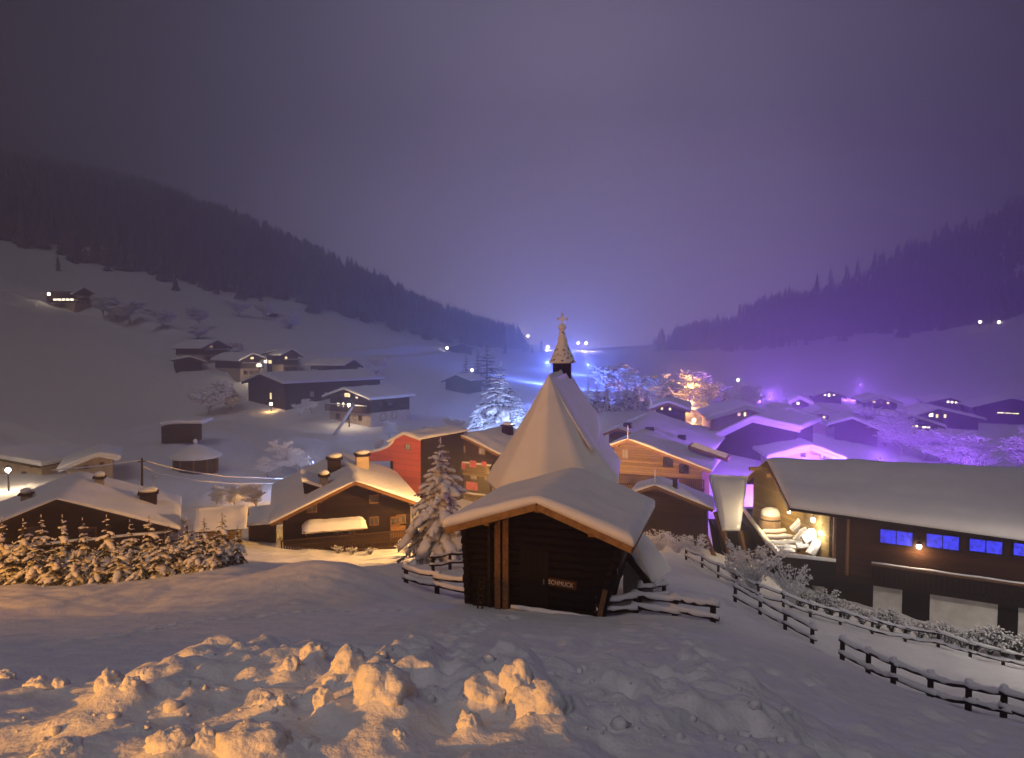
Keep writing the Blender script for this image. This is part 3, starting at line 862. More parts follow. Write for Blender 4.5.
# ------------------------------------------------------------------ long building at the right
EL, E1 = Q(790, 508, 40.2), Q(1024, 541, 34.7)
RL, R1 = Q(767, 461, 48), Q(1024, 473, 43.7)
ER = EL + (E1 - EL) * 1.45; RR = RL + (R1 - RL) * 1.45
BLp = Q(744, 482, 53); BRp = BLp + (RR - RL)
lb_loc = (EL + ER) / 2; lb_loc.z = -13.5
lb = thing('farmhouse', lb_loc, 'long dark timber farmhouse with blue-lit windows and deep snow roof at the right', 'house')
def bil(a, b_, c, d, i, j): return a.lerp(b_, i).lerp(d.lerp(c, i), j)
def lb_surf(i, j):   # j 0 = front eave, 1 = ridge, 2 = back eave
    if j <= 1: return bil(EL, ER, RR, RL, i, j)
    return bil(RL, RR, BRp, BLp, i, j - 1)
NI, NJ = 60, 30
def snow_lb():
    P = []; Bt = []
    for a_ in range(NI + 1):
        i = a_ / NI
        i = i ** 1.3
        for b_ in range(NJ + 1):
            j = 1.85 * b_ / NJ
            p = lb_surf(i, j)
            di = i * 16; dj = min(j * 9, (1.85 - j) * 9)
            q_ = min(1, min(di, dj) / .55)
            hh = .42 * (.45 + .55 * math.sqrt(max(0, 1 - (1 - q_) ** 2)))
            rid = -.12 * math.exp(-((j - 1) / .06) ** 2)
            creep = .10 * math.exp(-((j - .22) / .10) ** 2)
            cor = .16 * math.exp(-((j - 1.07) / .05) ** 2) * sm_(i)
            nz = mnoise.noise(Vector((p.x * .5, p.y * .5, 2))) * .07 + mnoise.noise(Vector((p.x * 1.9, p.y * 1.9, 7))) * .03
            P.append(p + UP * (hh + rid + creep + nz * q_ + cor)); Bt.append(p + UP * .005)
    return P, Bt
def sm_(i): return max(0, min(1, (i - .12) * 10)) * (.7 + .5 * mnoise.noise(Vector((i * 30, 0, 0))))
P, Bt = snow_lb()
mb = MB(); grid_mesh(mb, P, NI + 1, NJ + 1, True); grid_mesh(mb, Bt, NI + 1, NJ + 1, False, True)
n_ = (NI + 1) * (NJ + 1); nv_ = NJ + 1
rim = [i * nv_ for i in range(NI + 1)] + [NI * nv_ + j for j in range(1, nv_)] + [i * nv_ + NJ for i in range(NI - 1, -1, -1)] + [j for j in range(NJ - 1, 0, -1)]
for a_, b_ in zip(rim, rim[1:] + rim[:1]): mb.f.append((a_, n_ + a_, n_ + b_, b_)); mb.sm.append(True)
mb.build('roof_snow', 'snow_roof', lb)
mb = MB()
for (a_, b_, c_, d_) in ((EL, ER, RR, RL), (RL, RR, BRp, BLp)):
    mb.add([p - UP * z_ for z_ in (.0, .16) for p in (a_, b_, c_, d_)], [(0, 1, 2, 3), (7, 6, 5, 4), (0, 4, 5, 1), (1, 5, 6, 2), (2, 6, 7, 3), (3, 7, 4, 0)])
mb.build('roof', 'beam_dark', lb)
rd = (RR - RL).normalized()
for (a_, b_) in ((RL, EL), (RL, BLp)):
    mb = MB(); mb.beam(a_ - rd * .04 - UP * .16, b_ - rd * .04 - UP * .16, .06, .32); mb.build('bargeboard', 'beam_brown', lb)
# walls
ed = (E1 - EL); ed.z = 0; ed.normalize(); en = Vector((ed.y, -ed.x, 0)); en = en if en.y < 0 else -en
wp0 = EL - en * 1.0                      # a point on the upper front wall plane
C0 = hit(832, 530, wp0, en)
def wl_(px, py): return hit(px, py, wp0, en)
topz = lambda P_: (EL.lerp(ER, max(0, (P_ - EL).dot(ed) / (ER - EL).dot(ed)))).z - .02
Wr = C0 + ed * 17
zf = -11.3                               # underside of the upper storey
def wall_box(name, mat, a_, b_, z0, z1a, z1b, dep, parent):
    a0 = Vector((a_.x, a_.y, z0)); b0 = Vector((b_.x, b_.y, z0)); a1 = Vector((a_.x, a_.y, z1a)); b1 = Vector((b_.x, b_.y, z1b))
    back = -en * dep
    m_ = MB(); m_.add([a0, b0, b1, a1] + [p + back for p in (a0, b0, b1, a1)], [(0, 1, 2, 3), (7, 6, 5, 4), (0, 4, 5, 1), (1, 5, 6, 2), (2, 6, 7, 3), (3, 7, 4, 0)])
    return m_.build(name, mat, parent)
wall_box('wall', 'wood_brown_boards', C0, Wr, zf, topz(C0) - .0, topz(Wr) + .1, .35, lb)
# gable wall going back under the ridge
gd = Vector((-.127, .992, 0)).normalized()
gN = Vector((-.992, -.127, 0)).normalized()
G0 = Vector((C0.x + .02, C0.y + .36, 0)); 
gl = 9.5
def roofz(p):
    # height of the roof underside above a plan position
    best = None
    for j in range(0, 61):
        for i in (0.0, .06, .12, .18):
            s_ = lb_surf(i, j / 30 * .95)
            d_ = (s_.x - p.x) ** 2 + (s_.y - p.y) ** 2
            if best is None or d_ < best[0]: best = (d_, s_.z)
    return best[1] - .2
gp = [G0 + gd * (gl * k / 8) for k in range(9)]
bot = [Vector((p.x, p.y, -13.8)) for p in gp]; top_ = [Vector((p.x, p.y, roofz(p))) for p in gp]
mb = MB(); vs_ = bot + top_; vs2 = [p - gN * .3 for p in vs_]
fs = [(k, k + 1, 9 + k + 1, 9 + k) for k in range(8)] + [(18 + 9 + k, 18 + 9 + k + 1, 18 + k + 1, 18 + k) for k in range(8)] + [(9 + k, 9 + k + 1, 27 + k + 1, 27 + k) for k in range(8)]
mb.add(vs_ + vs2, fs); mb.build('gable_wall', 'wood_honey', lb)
for k in (1, 3, 5, 7):
    p = top_[k] - UP * .16; mb = MB(); mb.beam(p + gN * .02, p + gN * .9, .2, .22); mb.build('purlin', 'beam_orange', lb)
# lower storey: white plaster panels between dark doors, set back
low0 = wp0 - en * .25
def lw(px, py=600): return hit(px, py, low0, en)
def panel(name, mat, pa, pb, z0, z1, proud=0.0, dep=.3):
    a_, b_ = lw(pa), lw(pb)
    return wall_box(name, mat, a_ + en * proud, b_ + en * proud, z0, z1, z1, dep, lb)
spans = [(804, 812, 'wood_dark'), (812, 824, 'plaster'), (824, 873, 'wood_dark'), (873, 902, 'plaster'), (902, 930, 'wood_black'), (930, 998, 'plaster'), (998, 1019, 'wood_black'), (1019, 1060, 'plaster'), (1060, 1200, 'wood_dark')]
for a_, b_, m_ in spans:
    nm = 'wall_panel' if m_ == 'plaster' else ('door' if m_ == 'wood_black' else 'timber_wall')
    panel(nm, m_, a_, b_, -14.6, zf - .12, proud=(.0 if m_ == 'plaster' else -.12))
# floor beam, balcony strip with snow line
mb = MB(); a_, b_ = C0 - ed * .3 + en * .05, Wr; mb.beam(Vector((a_.x, a_.y, zf - .02)) + en * .1, Vector((b_.x, b_.y, zf - .02)) + en * .1, .34, .3); mb.build('floor_beam', 'beam_dark', lb)
zl = wl_(920, 568).z
a_, b_ = wl_(872, 563), wl_(966, 573)
mb = MB(); mb.beam(Vector((a_.x, a_.y, zl)) + en * .55, Vector((Wr.x, Wr.y, zl)) + en * .55, .16, .12); bl_ = mb.build('balcony_rail', 'beam_brown', lb)
mb = MB()
nb = 60
for k in range(nb):
    p = Vector((a_.x, a_.y, 0)).lerp(Vector((Wr.x, Wr.y, 0)), (k + .5) / nb); mb.box(Vector((p.x, p.y, (zl + zf) / 2)) + en * .5, ed * .10, en * .02, UP * (zl - zf) / 2)
bb_ = mb.build('balcony_boards', 'wood_dark', lb); bb_['kind'] = 'stuff'
m2 = MB(); m2.tube([Vector((a_.x, a_.y, zl + .09)).lerp(Vector((Wr.x, Wr.y, zl + .09)), k / 24) + en * .55 + UP * .015 * math.sin(k * 1.7) for k in range(25)], .06, 6); m2.build('rail_snow', 'snow_roof', bl_)
# blue windows
for xa, xb, yc, hh in ((878, 914.5, 537.5, 17), (924, 961, 541.8, 17), (967, 1004.5, 546.3, 16), (1011, 1046, 550.5, 16)):
    xm = (xa + xb) / 2
    c = wl_(xm, yc); wd = (wl_(xb, yc) - wl_(xa, yc)).dot(ed)
    window(lb, c, ed, en, wd, hh * c.y / F, pane='window_blue', fr='beam_dark', bars=1, proud=.07)
for px in (834, 847):
    a_ = wl_(px, 560); mb = MB(); mb.beam(Vector((a_.x, a_.y, zf)) + en * .08, Vector((a_.x, a_.y, topz(a_) - .02)) + en * .08, .15, .15, up=(0, 1, 0)); mb.build('post', 'beam_brown', lb)
# boat shaped balcony parapet
pz = -10.3
def at_z(px, py, z_): d = ray(px, py); t_ = (z_ - CAMZ) / d.z; return Vector((0, 0, CAMZ)) + d * t_
par = [at_z(757, 508, pz), at_z(743, 508, pz), at_z(752, 521, pz), at_z(765, 538, pz), at_z(779, 554, pz), at_z(805, 557, pz), at_z(836, 560.5, pz)]
mb = MB()
for a_, b_ in zip(par, par[1:]):
    d_ = (b_ - a_); d_.z = 0; nn = Vector((d_.y, -d_.x, 0)).normalized() * .05
    v8 = [a_ - nn, b_ - nn, b_ + nn, a_ + nn]
    mb.add([Vector((p.x, p.y, -11.9)) for p in v8] + [Vector((p.x, p.y, pz - .06)) for p in v8], [(3, 2, 1, 0), (4, 5, 6, 7), (0, 1, 5, 4), (1, 2, 6, 5), (2, 3, 7, 6), (3, 0, 4, 7)])
mb.build('balcony_parapet', 'wood_black', lb)
mb = MB(); mb.tube(par, [.10, .13, .15, .17, .16, .12, .10], 8); mb.build('parapet_snow', 'snow_roof', lb)
mb = MB(); fl = [Vector((p.x, p.y, -11.0)) for p in par[1:]] + [Vector((gp[8].x, gp[8].y, -11.0))]
k = len(fl); mb.add(fl + [p - UP * .2 for p in fl], [tuple(range(k)), tuple(range(k, 2 * k))[::-1]] + [(i, k + i, k + (i + 1) % k, (i + 1) % k) for i in range(k)]); mb.build('balcony_floor', 'beam_brown', lb)
for px, py in ((748, 520), (779, 556)):
    a_ = at_z(px, py, pz); mb = MB(); mb.beam(Vector((a_.x + .2, a_.y + .2, -15)), Vector((a_.x + .2, a_.y + .2, -11.2)), .2, .2, up=(0, 1, 0)); mb.build('post', 'beam_dark', lb)
# things kept on that balcony
bar_c = at_z(772, 521, -11.0); bar_c = Q(771, 520, 46.5); bar_c.z = -10.9
bz = thing('barrel', bar_c, 'big wooden barrel under the lit gable of the long farmhouse', 'barrel')
rb_ = 22 * 46.5 / F / 2
mb = MB(); mb.lathe(bar_c, [(rb_ * .9, 0), (rb_ * 1.03, .5), (rb_ * 1.05, .9), (rb_ * .95, 1.5)], 20); mb.build('staves', 'log_pale', bz)
for z_ in (.25, 1.25):
    mb = MB(); mb.lathe(bar_c, [(rb_ * 1.0, z_ - .05), (rb_ * 1.05, z_), (rb_ * 1.0, z_ + .05)], 20); mb.build('hoop', 'metal_dark', bz)
mb = MB(); mb.blob(bar_c + UP * 1.62, rb_ * .95, rb_ * .95, .4, 14, 8, .05, 5); mb.build('snow_cap', 'snow_roof', bz)
rows = [(757, 793, 527, 47), (759, 796, 532, 45.5), (763, 795, 537.5, 44.2), (767, 797, 543, 43), (771, 796, 548, 42.2), (775, 795, 552, 41.8)]
ordn = ['highest', 'second from top', 'third from top', 'fourth from top', 'fifth from top', 'lowest']
for k, (xa, xb, y, Y) in enumerate(rows):
    a_, b_ = Q(xa, y, Y), Q(xb, y - 1, Y - .3)
    o = thing('beam', (a_ + b_) / 2, f'snow-topped timber beam on the farmhouse balcony, {ordn[k]} of the row', 'beam', 'beams stacked on the farmhouse balcony')
    mb = MB(); mb.beam(a_ - UP * .12, b_ - UP * .12, .42, .22); mb.build('timber', 'log_pale', o)
    mb = MB(); mb.tube([a_.lerp(b_, q_ / 6) + UP * (.0 + .03 * math.sin(q_ * 2)) for q_ in range(7)], [.10, .17, .19, .18, .19, .17, .1], 8); mb.build('snow_cap', 'snow_roof', o)
logs = [((793, 530, 44), (806, 518, 43.5), .26, 'tilted pale log leaning highest in the balcony heap under the bulbs'),
        ((796, 541, 43), (807, 530, 42.6), .26, 'short pale log in the middle of the lit balcony heap'),
        ((803, 540, 42), (816, 532, 42), .30, 'thick cut log below the twin bulbs on the balcony'),
        ((810, 555, 41.2), (818, 541, 41.5), .30, 'upright round log nearest the lit doorpost on the balcony'),
        ((796, 546, 42), (808, 545, 42), .22, 'round log end facing out at the bottom of the balcony heap')]
for a_, b_, r_, lab in logs:
    A_, B_ = Q(*a_), Q(*b_)
    o = thing('log', (A_ + B_) / 2, lab, 'log', 'logs heaped on the farmhouse balcony')
    mb = MB(); mb.tube([A_, A_.lerp(B_, .5), B_], [r_, r_ * 1.04, r_ * .95], 7, smooth=False); mb.build('trunk_piece', 'snow_chunk', o)
    mb = MB(); mb.tube([A_.lerp(B_, .1) + UP * r_ * .8, A_.lerp(B_, .5) + UP * r_ * .95, A_.lerp(B_, .9) + UP * r_ * .8], [.08, .17, .08], 8); mb.build('snow_cap', 'snow_roof', o)

# ------------------------------------------------------------------ chapel
ch_loc = Vector((2.2, 30, -9.5))
ch = thing('chapel', ch_loc, 'small chapel with steep snow-covered polygonal roof and slender bell spire', 'chapel')
RF = Q(549, 381, 28.0); RB = Q(563, 371, 33.6); RB.z = RF.z
cr_ = (RB - RF); cr_.z = 0; cr_.normalize(); cs_ = Vector((cr_.y, -cr_.x, 0))
ez = -3.75
def on_axis(dst, u, z_): p = RF + cr_ * dst + cs_ * u; p.z = z_; return p
eave = []   # (eave point, ridge point) going from back-left round the apse to back-right
LB = (RB - RF).length + .9
hw = 2.75
eave += [(on_axis(LB, -hw, ez), on_axis(LB, 0, RF.z)), (on_axis(LB * .5, -hw, ez), on_axis(LB * .5, 0, RF.z)), (on_axis(.9, -hw, ez), RF)]
eave += [(on_axis(-1.6, -hw * .62, ez), RF), (on_axis(-2.3, 0, ez), RF), (on_axis(-1.6, hw * .62, ez), RF)]
eave += [(on_axis(.9, hw, ez), RF), (on_axis(LB * .5, hw, ez), on_axis(LB * .5, 0, RF.z)), (on_axis(LB, hw, ez), on_axis(LB, 0, RF.z))]
seg = []
for (e0, r0), (e1, r1) in zip(eave, eave[1:]):
    for k in range(6): seg.append((e0.lerp(e1, k / 6), r0.lerp(r1, k / 6)))
seg.append(eave[-1])
NT = 22
def chap_surface(lift):
    P = []
    for i, (e_, r_) in enumerate(seg):
        for j in range(NT + 1):
            t_ = j / NT
            p = r_.lerp(e_, t_); p.z = r_.z + (e_.z - r_.z) * (t_ - .10 * math.sin(math.pi * t_) * 0 + .13 * t_ * (1 - t_)) 
            edge = min(1, (1 - t_) * 9, i / 1.2 + .0, (len(seg) - 1 - i) / 1.2)
            P.append(p + UP * (lift * (.4 + .6 * max(0, edge) ** .5)) + UP * .05 * mnoise.noise(p * .8))
    return P
mb = MB(); grid_mesh(mb, chap_surface(0), len(seg), NT + 1, False); mb.build('roof', 'beam_dark', ch)
mb = MB(); grid_mesh(mb, chap_surface(.28), len(seg), NT + 1, True)
P0_ = chap_surface(.02); o_ = len(mb.v); grid_mesh(mb, P0_, len(seg), NT + 1, False, True)
n_ = len(seg) * (NT + 1); nv_ = NT + 1; NS = len(seg)
rim = [i * nv_ for i in range(NS)] + [(NS - 1) * nv_ + j for j in range(1, nv_)] + [i * nv_ + NT for i in range(NS - 2, -1, -1)] + [j for j in range(NT - 1, 0, -1)]
for a_, b_ in zip(rim, rim[1:] + rim[:1]): mb.f.append((a_, n_ + a_, n_ + b_, b_)); mb.sm.append(True)
mb.build('roof_snow', 'snow_roof', ch)
# second snow sheet on the upper right side, its broken lower edge standing proud
NA, NB_ = 16, 16
P = []; P2 = []
def upper(a_, b_):   # a along from apse corner to the back, b from ridge down
    e_ = on_axis(-.2 + (LB + .05 + .2) * a_, hw, ez); r_ = on_axis(max(0, (LB + .05) * a_), 0, RF.z)
    if a_ < .12: r_ = on_axis(0, 0, RF.z)
    lim = .60 + .06 * math.sin(a_ * 5)
    p = r_.lerp(e_, b_ * lim); t_ = b_ * lim
    p.z = RF.z + (ez - RF.z) * (t_ + .13 * t_ * (1 - t_)); return p
for i in range(NA + 1):
    for j in range(NB_ + 1):
        a_, b_ = i / NA, j / NB_
        p = upper(.0 + a_, b_)
        fa = max(0, min(1, (a_ - .12) * 1.6)); fa = fa * fa * (3 - 2 * fa)
        e_ = min(1, (1 - b_) * 9) ** .5 * fa * (.25 + .75 * b_ ** 1.5)
        outn = (cs_ * .82 + UP * .5)
        P.append(p + outn * (.10 + .10 * fa + .30 * e_)); P2.append(p + outn * .02)
mb = MB(); grid_mesh(mb, P, NA + 1, NB_ + 1, True, True); grid_mesh(mb, P2, NA + 1, NB_ + 1, False)
n_ = (NA + 1) * (NB_ + 1); nv_ = NB_ + 1
rim = [i * nv_ for i in range(NA + 1)] + [NA * nv_ + j for j in range(1, nv_)] + [i * nv_ + NB_ for i in range(NA - 1, -1, -1)] + [j for j in range(NB_ - 1, 0, -1)]
for a_, b_ in zip(rim, rim[1:] + rim[:1]): mb.f.append((b_, a_, n_ + a_, n_ + b_)); mb.sm.append(True)
mb.build('upper_roof_snow', 'snow_roof', ch)
# walls under the eaves
ins = [e_.lerp(Vector(((RF + RB) / 2).to_tuple()[:2] + (ez,)), .12) for e_, _ in eave]
k = len(ins)
mb = MB(); mb.add([Vector((p.x, p.y, -10.5)) for p in ins] + [Vector((p.x, p.y, ez + .1)) for p in ins], [(i, (i + 1) % k, k + (i + 1) % k, k + i) for i in range(k)]); mb.build('wall', 'plaster', ch)
# bell turret and spire
TB = on_axis((RB - RF).length * .93, 0, RF.z)
mb = MB(); mb.box(TB + UP * .0, cs_ * .40, cr_ * .40, UP * .75); tu = mb.build('bell_turret', 'wood_dark', ch)
for sgn in (-1, 1):
    m2 = MB(); m2.box(TB + cs_ * sgn * .405 + UP * .45, cs_ * .01, cr_ * .16, UP * .2); m2.build('louvre', 'wood_black', tu)
sb = TB.copy(); sb.z = Q(564, 362.5, TB.y).z
zt = lambda y_: Q(564, y_, TB.y).z - sb.z
mb = MB()
pf = [(.02, -.02), (.62, -.02), (.64, .04), (.50, zt(356)), (.37, zt(350)), (.25, zt(343)), (.15, zt(336)), (.085, zt(331)), (.07, zt(329))]
prof2 = []
for (r0, z0), (r1, z1) in zip(pf, pf[1:]):
    for q_ in range(3): prof2.append((r0 + (r1 - r0) * q_ / 3, z0 + (z1 - z0) * q_ / 3))
prof2.append(pf[-1])
mb.lathe(sb, prof2, 20, True, math.pi / 8)
mb.v = [tuple(Vector(v_) + Vector((mnoise.noise(Vector(v_) * 5), mnoise.noise(Vector(v_) * 5 + Vector((9, 0, 0))), 0)) * .08) for v_ in mb.v]
mb.build('spire', 'spire_snow', ch)
mb = MB(); mb.lathe(sb, [(.06, zt(330.5)), (.19, zt(328.5)), (.20, zt(327)), (.12, zt(324.5)), (.04, zt(323.5))], 14); kn = mb.build('knob', 'snow_roof', ch)
cz = sb + UP * zt(319.5)
mb = MB(); mb.box(sb + UP * (zt(324) + zt(315)) / 2, cs_ * .045, cr_ * .045, UP * (zt(315) - zt(324)) / 2)
mb.box(sb + UP * zt(318.8), cs_ * .19, cr_ * .043, UP * .05)
for dx, dz in ((-.2, 0), (.2, 0), (0, .2)):
    mb.blob(sb + UP * (zt(318.8) + dz) + cs_ * dx, .07, .07, .07, 8, 6, .0, 1)
mb.build('cross', 'snow_roof', ch)

# ------------------------------------------------------------------ the old granary in front
fb = frame((537, 503), (446, 527), (632, 546), 20, back=None, a=-18, Lr=5.0)
gb = thing('granary', Q(545, 618, 20.5), 'small dark log granary with thick snow roof and lettered sign in the foreground', 'granary')
A, r, s = fb['A'], fb['r'], fb['s']
mb = MB(); snow_slab(mb, fb, .30, ext=.06, nu=34, nv=26, seed=40, rnd_=.2, lump=.03); mb.build('roof_snow', 'snow_roof', gb)
mb = MB()
for u in (-fb['wl'], fb['wr']):
    c = [roof_pt(fb, 0, 0), roof_pt(fb, u, 0), roof_pt(fb, u, fb['L']), roof_pt(fb, 0, fb['L'])]
    lo = [p - UP * .07 for p in c]; fs = [(0, 1, 2, 3), (7, 6, 5, 4), (0, 4, 5, 1), (1, 5, 6, 2), (2, 6, 7, 3)]
    mb.add(c + lo, fs if u < 0 else [q_[::-1] for q_ in fs])
mb.build('roof', 'beam_brown', gb)
for u in (-fb['wl'], fb['wr']):
    mb = MB(); mb.beam(roof_pt(fb, 0, -.03) - UP * .10, roof_pt(fb, u, -.03) - UP * .10, .05, .20); mb.build('bargeboard', 'beam_orange', gb)
    mb = MB(); mb.beam(roof_pt(fb, u * .99, .02) - UP * .14, roof_pt(fb, u * .99, fb['L']) - UP * .14, .10, .14); mb.build('eave_board', 'beam_brown', gb)
for u in (-1.55, 0, 1.55):
    p = roof_pt(fb, u * fb['wr'] / 2.7, 0) - UP * .20
    mb = MB(); mb.beam(p + r * .02, p + r * 1.0, .16, .17); mb.build('purlin', 'beam_orange', gb)
gzb = -6.1
oh_ = .75
pw0 = A + r * oh_
gl_, gr_ = hit(465, 530, pw0, r), hit(623, 548, pw0, r)
uL, uR = (gl_ - A).dot(s), (gr_ - A).dot(s)
bR = (hit(598, 618, pw0, r) - A).dot(s); bL = uL + .12
ztop = lambda u: roof_pt(fb, u, oh_).z - .08
def gp_(u, z_, v=oh_): p = A + s * u + r * v; p.z = z_; return p
# log courses, each its own piece
z_ = gzb; k = 0
zE = min(ztop(uL), ztop(uR))
zTop = ztop(0)
ht_ = .235
core = MB()
core.add([gp_(bL + .1, gzb - .6, oh_ + .14), gp_(bR - .1, gzb - .6, oh_ + .14), gp_(uR - .1, zE, oh_ + .14), gp_(0, zTop - .04, oh_ + .14), gp_(uL + .1, zE, oh_ + .14)] +
         [gp_(bL + .1, gzb - .6, fb['L'] - .4), gp_(bR - .1, gzb - .6, fb['L'] - .4), gp_(uR - .1, zE, fb['L'] - .4), gp_(0, zTop - .04, fb['L'] - .4), gp_(uL + .1, zE, fb['L'] - .4)],
         [(0, 1, 2, 3, 4), (9, 8, 7, 6, 5), (0, 5, 6, 1), (1, 6, 7, 2), (2, 7, 8, 3), (3, 8, 9, 4), (4, 9, 5, 0)])
core.build('wall_core', 'wood_black', gb)
while z_ < zTop - .1:
    q_ = (z_ + ht_ / 2 - gzb) / (zE - gzb)
    if q_ <= 1: a_, b_ = bL + (uL - bL) * q_, bR + (uR - bR) * q_
    else:
        fr_ = 1 - (z_ + ht_ - zE) / (zTop - zE)
        if fr_ < .06: break
        a_, b_ = uL * fr_, uR * fr_
    mb = MB(); j = rnd.uniform(-.012, .012)
    mb.tube([gp_(a_ - (.14 if q_ <= 1 else 0) + rnd.uniform(-.04, .04), z_ + ht_ / 2, oh_ + .10 + j), gp_((a_ + b_) / 2, z_ + ht_ / 2, oh_ + .10 + j), gp_(b_ + (.14 if q_ <= 1 else 0) + rnd.uniform(-.04, .04), z_ + ht_ / 2, oh_ + .10 + j)], ht_ / 2 + .004, 8)
    mb.build('log', 'log_black', gb)
    for uu_, nm in (((a_, b_)) and ((a_, 'l'), (b_, 'r'))):
        if q_ <= 1:
            mb = MB(); mb.tube([gp_(uu_, z_ + ht_, oh_ - .10), gp_(uu_, z_ + ht_, fb['L'] - .3)], ht_ / 2 - .006, 8); mb.build('log', 'log_black', gb)
    z_ += ht_; k += 1
# front uprights, door, sill
for xa, xb, yt, m_ in ((495, 501, 535, 'beam_brown'), (503, 509, 538, 'beam_brown'), (488, 491, 545, 'beam_dark')):
    a_ = hit((xa + xb) / 2, 575, pw0 - r * .12, r); u = (a_ - A).dot(s)
    wd = (xb - xa) * a_.y / F
    mb = MB(); mb.box(gp_(u, (gzb - .4 + ztop(u) + .02) / 2, oh_ - .12), s * wd / 2, r * .06, UP * (ztop(u) + .02 - gzb + .4) / 2); mb.build('post', m_, gb)
u = (hit(597, 600, pw0 - r * .1, r) - A).dot(s)
mb = MB(); mb.beam(gp_(u - .02, gzb - .3, oh_ - .1), gp_(u + .25, gzb + 1.0, oh_ - .1), .16, .14); mb.build('post', 'beam_brown', gb)
ua, ub = (hit(511, 607, pw0 - r * .2, r) - A).dot(s), (hit(592, 620, pw0 - r * .2, r) - A).dot(s)
zs_a, zs_b = hit(511, 608, pw0 - r * .2, r).z, hit(592, 620, pw0 - r * .2, r).z
mb = MB(); mb.beam(gp_(ua, zs_a - .1, oh_ - .2), gp_(ub, zs_b - .1, oh_ - .2), .3, .24); mb.build('sill', 'plaster_beige', gb)
mb = MB(); mb.tube([gp_(ua + (ub - ua) * k / 8, zs_a + (zs_b - zs_a) * k / 8 + .05, oh_ - .2) for k in range(9)], [.05, .08, .07, .09, .07, .08, .09, .07, .04], 7); mb.build('sill_snow', 'snow_roof', gb)
u = (hit(535, 580, pw0, r) - A).dot(s)
mb = MB(); mb.box(gp_(u, gzb + 1.0, oh_ - .03), s * .45, r * .03, UP * 1.0); dr_ = mb.build('door', 'wood_black', gb)
for k in range(5):
    m2 = MB(); m2.box(gp_(u - .36 + .18 * k, gzb + 1.0, oh_ - .07), s * .085, r * .012, UP * .95); m2.build('plank', 'wood_black', dr_)
m2 = MB(); m2.tube([gp_(u + .3, gzb + .95, oh_ - .1), gp_(u + .3, gzb + 1.1, oh_ - .1)], .02, 6); m2.build('handle', 'metal_grey', dr_)
# sign
sc_ = hit(561, 583.5, pw0 - r * .06, r)
sw = 31 * sc_.y / F / s.x
tilt = -.055
sa = (s * math.cos(tilt) + UP * math.sin(tilt)); su = (UP * math.cos(tilt) - s * math.sin(tilt))
sg = thing('sign', sc_, 'small wooden sign with pale lettering on the granary wall', 'sign')
mb = MB(); mb.box(sc_ , sa * sw / 2, r * .02, su * .125); mb.build('board', 'sign_board', sg)
tcv = bpy.data.curves.new('lettering', 'FONT'); tcv.body = 'SCHMUCK'; tcv.size = .19; tcv.extrude = .006; tcv.align_x = 'CENTER'; tcv.align_y = 'CENTER'
tobj = bpy.data.objects.new('lettering_tmp', tcv); COL.objects.link(tobj)
bpy.context.view_layer.update()
tme = bpy.data.meshes.new_from_object(tobj.evaluated_get(bpy.context.evaluated_depsgraph_get()))
bpy.data.objects.remove(tobj)
lt = bpy.data.objects.new('lettering', tme); COL.objects.link(lt); tme.materials.append(M['sign_letters'])
xs = [v_.co.x for v_ in tme.vertices]; tw = max(xs) - min(xs)
mat3 = Matrix((sa, su, -r)).transposed()
for v_ in tme.vertices:
    c = v_.co; v_.co = mat3 @ Vector((c.x * (sw * .80) / tw, c.y, c.z)) + (-r) * .03
lt.parent = sg
# ladder against the left wall
la, lb2 = ghit(479, 612), None
ld = thing('ladder', Q(480, 612, 20.4), 'narrow wooden ladder leaning beside the granary posts', 'ladder')
for dx in (-2.2, 2.4):
    mb = MB(); mb.beam(Q(479.5 + dx, 613, 20.3), Q(482 + dx, 577, 20.9), .045, .045); mb.build('rail', 'beam_dark', ld)
for k in range(5):
    t_ = (k + .6) / 5.4; y_ = 613 - 36 * t_; x_ = 479.5 + 2.5 * t_; Y_ = 20.3 + .6 * t_
    mb = MB(); mb.tube([Q(x_ - 2.2, y_, Y_), Q(x_ + 2.4, y_, Y_)], .016, 5); mb.build('rung', 'beam_brown', ld)
# shed roof and rope at the right behind the granary
sd = thing('snow_shelter', Q(640, 580, 23), 'low snow-buried lean-to roof just right of the granary', 'shelter')
q4 = [Q(622, 545, 23.5), Q(640, 536, 27), Q(672, 571, 26), Q(652, 585, 23)]
P = []; P2 = []
for i in range(14):
    for j in range(8):
        a_, b_ = i / 13, j / 7
        p = q4[0].lerp(q4[3], a_).lerp(q4[1].lerp(q4[2], a_), b_)
        e = min(1, min(a_ + .4, 1 - a_, b_, 1 - b_) * 6) ** .5
        P.append(p + UP * (.05 + .38 * e + .09 * mnoise.noise(p * 1.6))); P2.append(p)
mb = MB(); grid_mesh(mb, P, 14, 8, True); grid_mesh(mb, P2, 14, 8, False, True)
rim = [i * 8 for i in range(14)] + [13 * 8 + j for j in range(1, 8)] + [i * 8 + 7 for i in range(12, -1, -1)] + [j for j in range(6, 0, -1)]
for a_, b_ in zip(rim, rim[1:] + rim[:1]): mb.f.append((a_, 112 + a_, 112 + b_, b_)); mb.sm.append(True)
mb.build('roof_snow', 'snow_roof', sd)
mb = MB(); mb.beam(q4[0] - UP * .1, q4[3] - UP * .1, .14, .2); mb.build('eave_beam', 'beam_dark', sd)
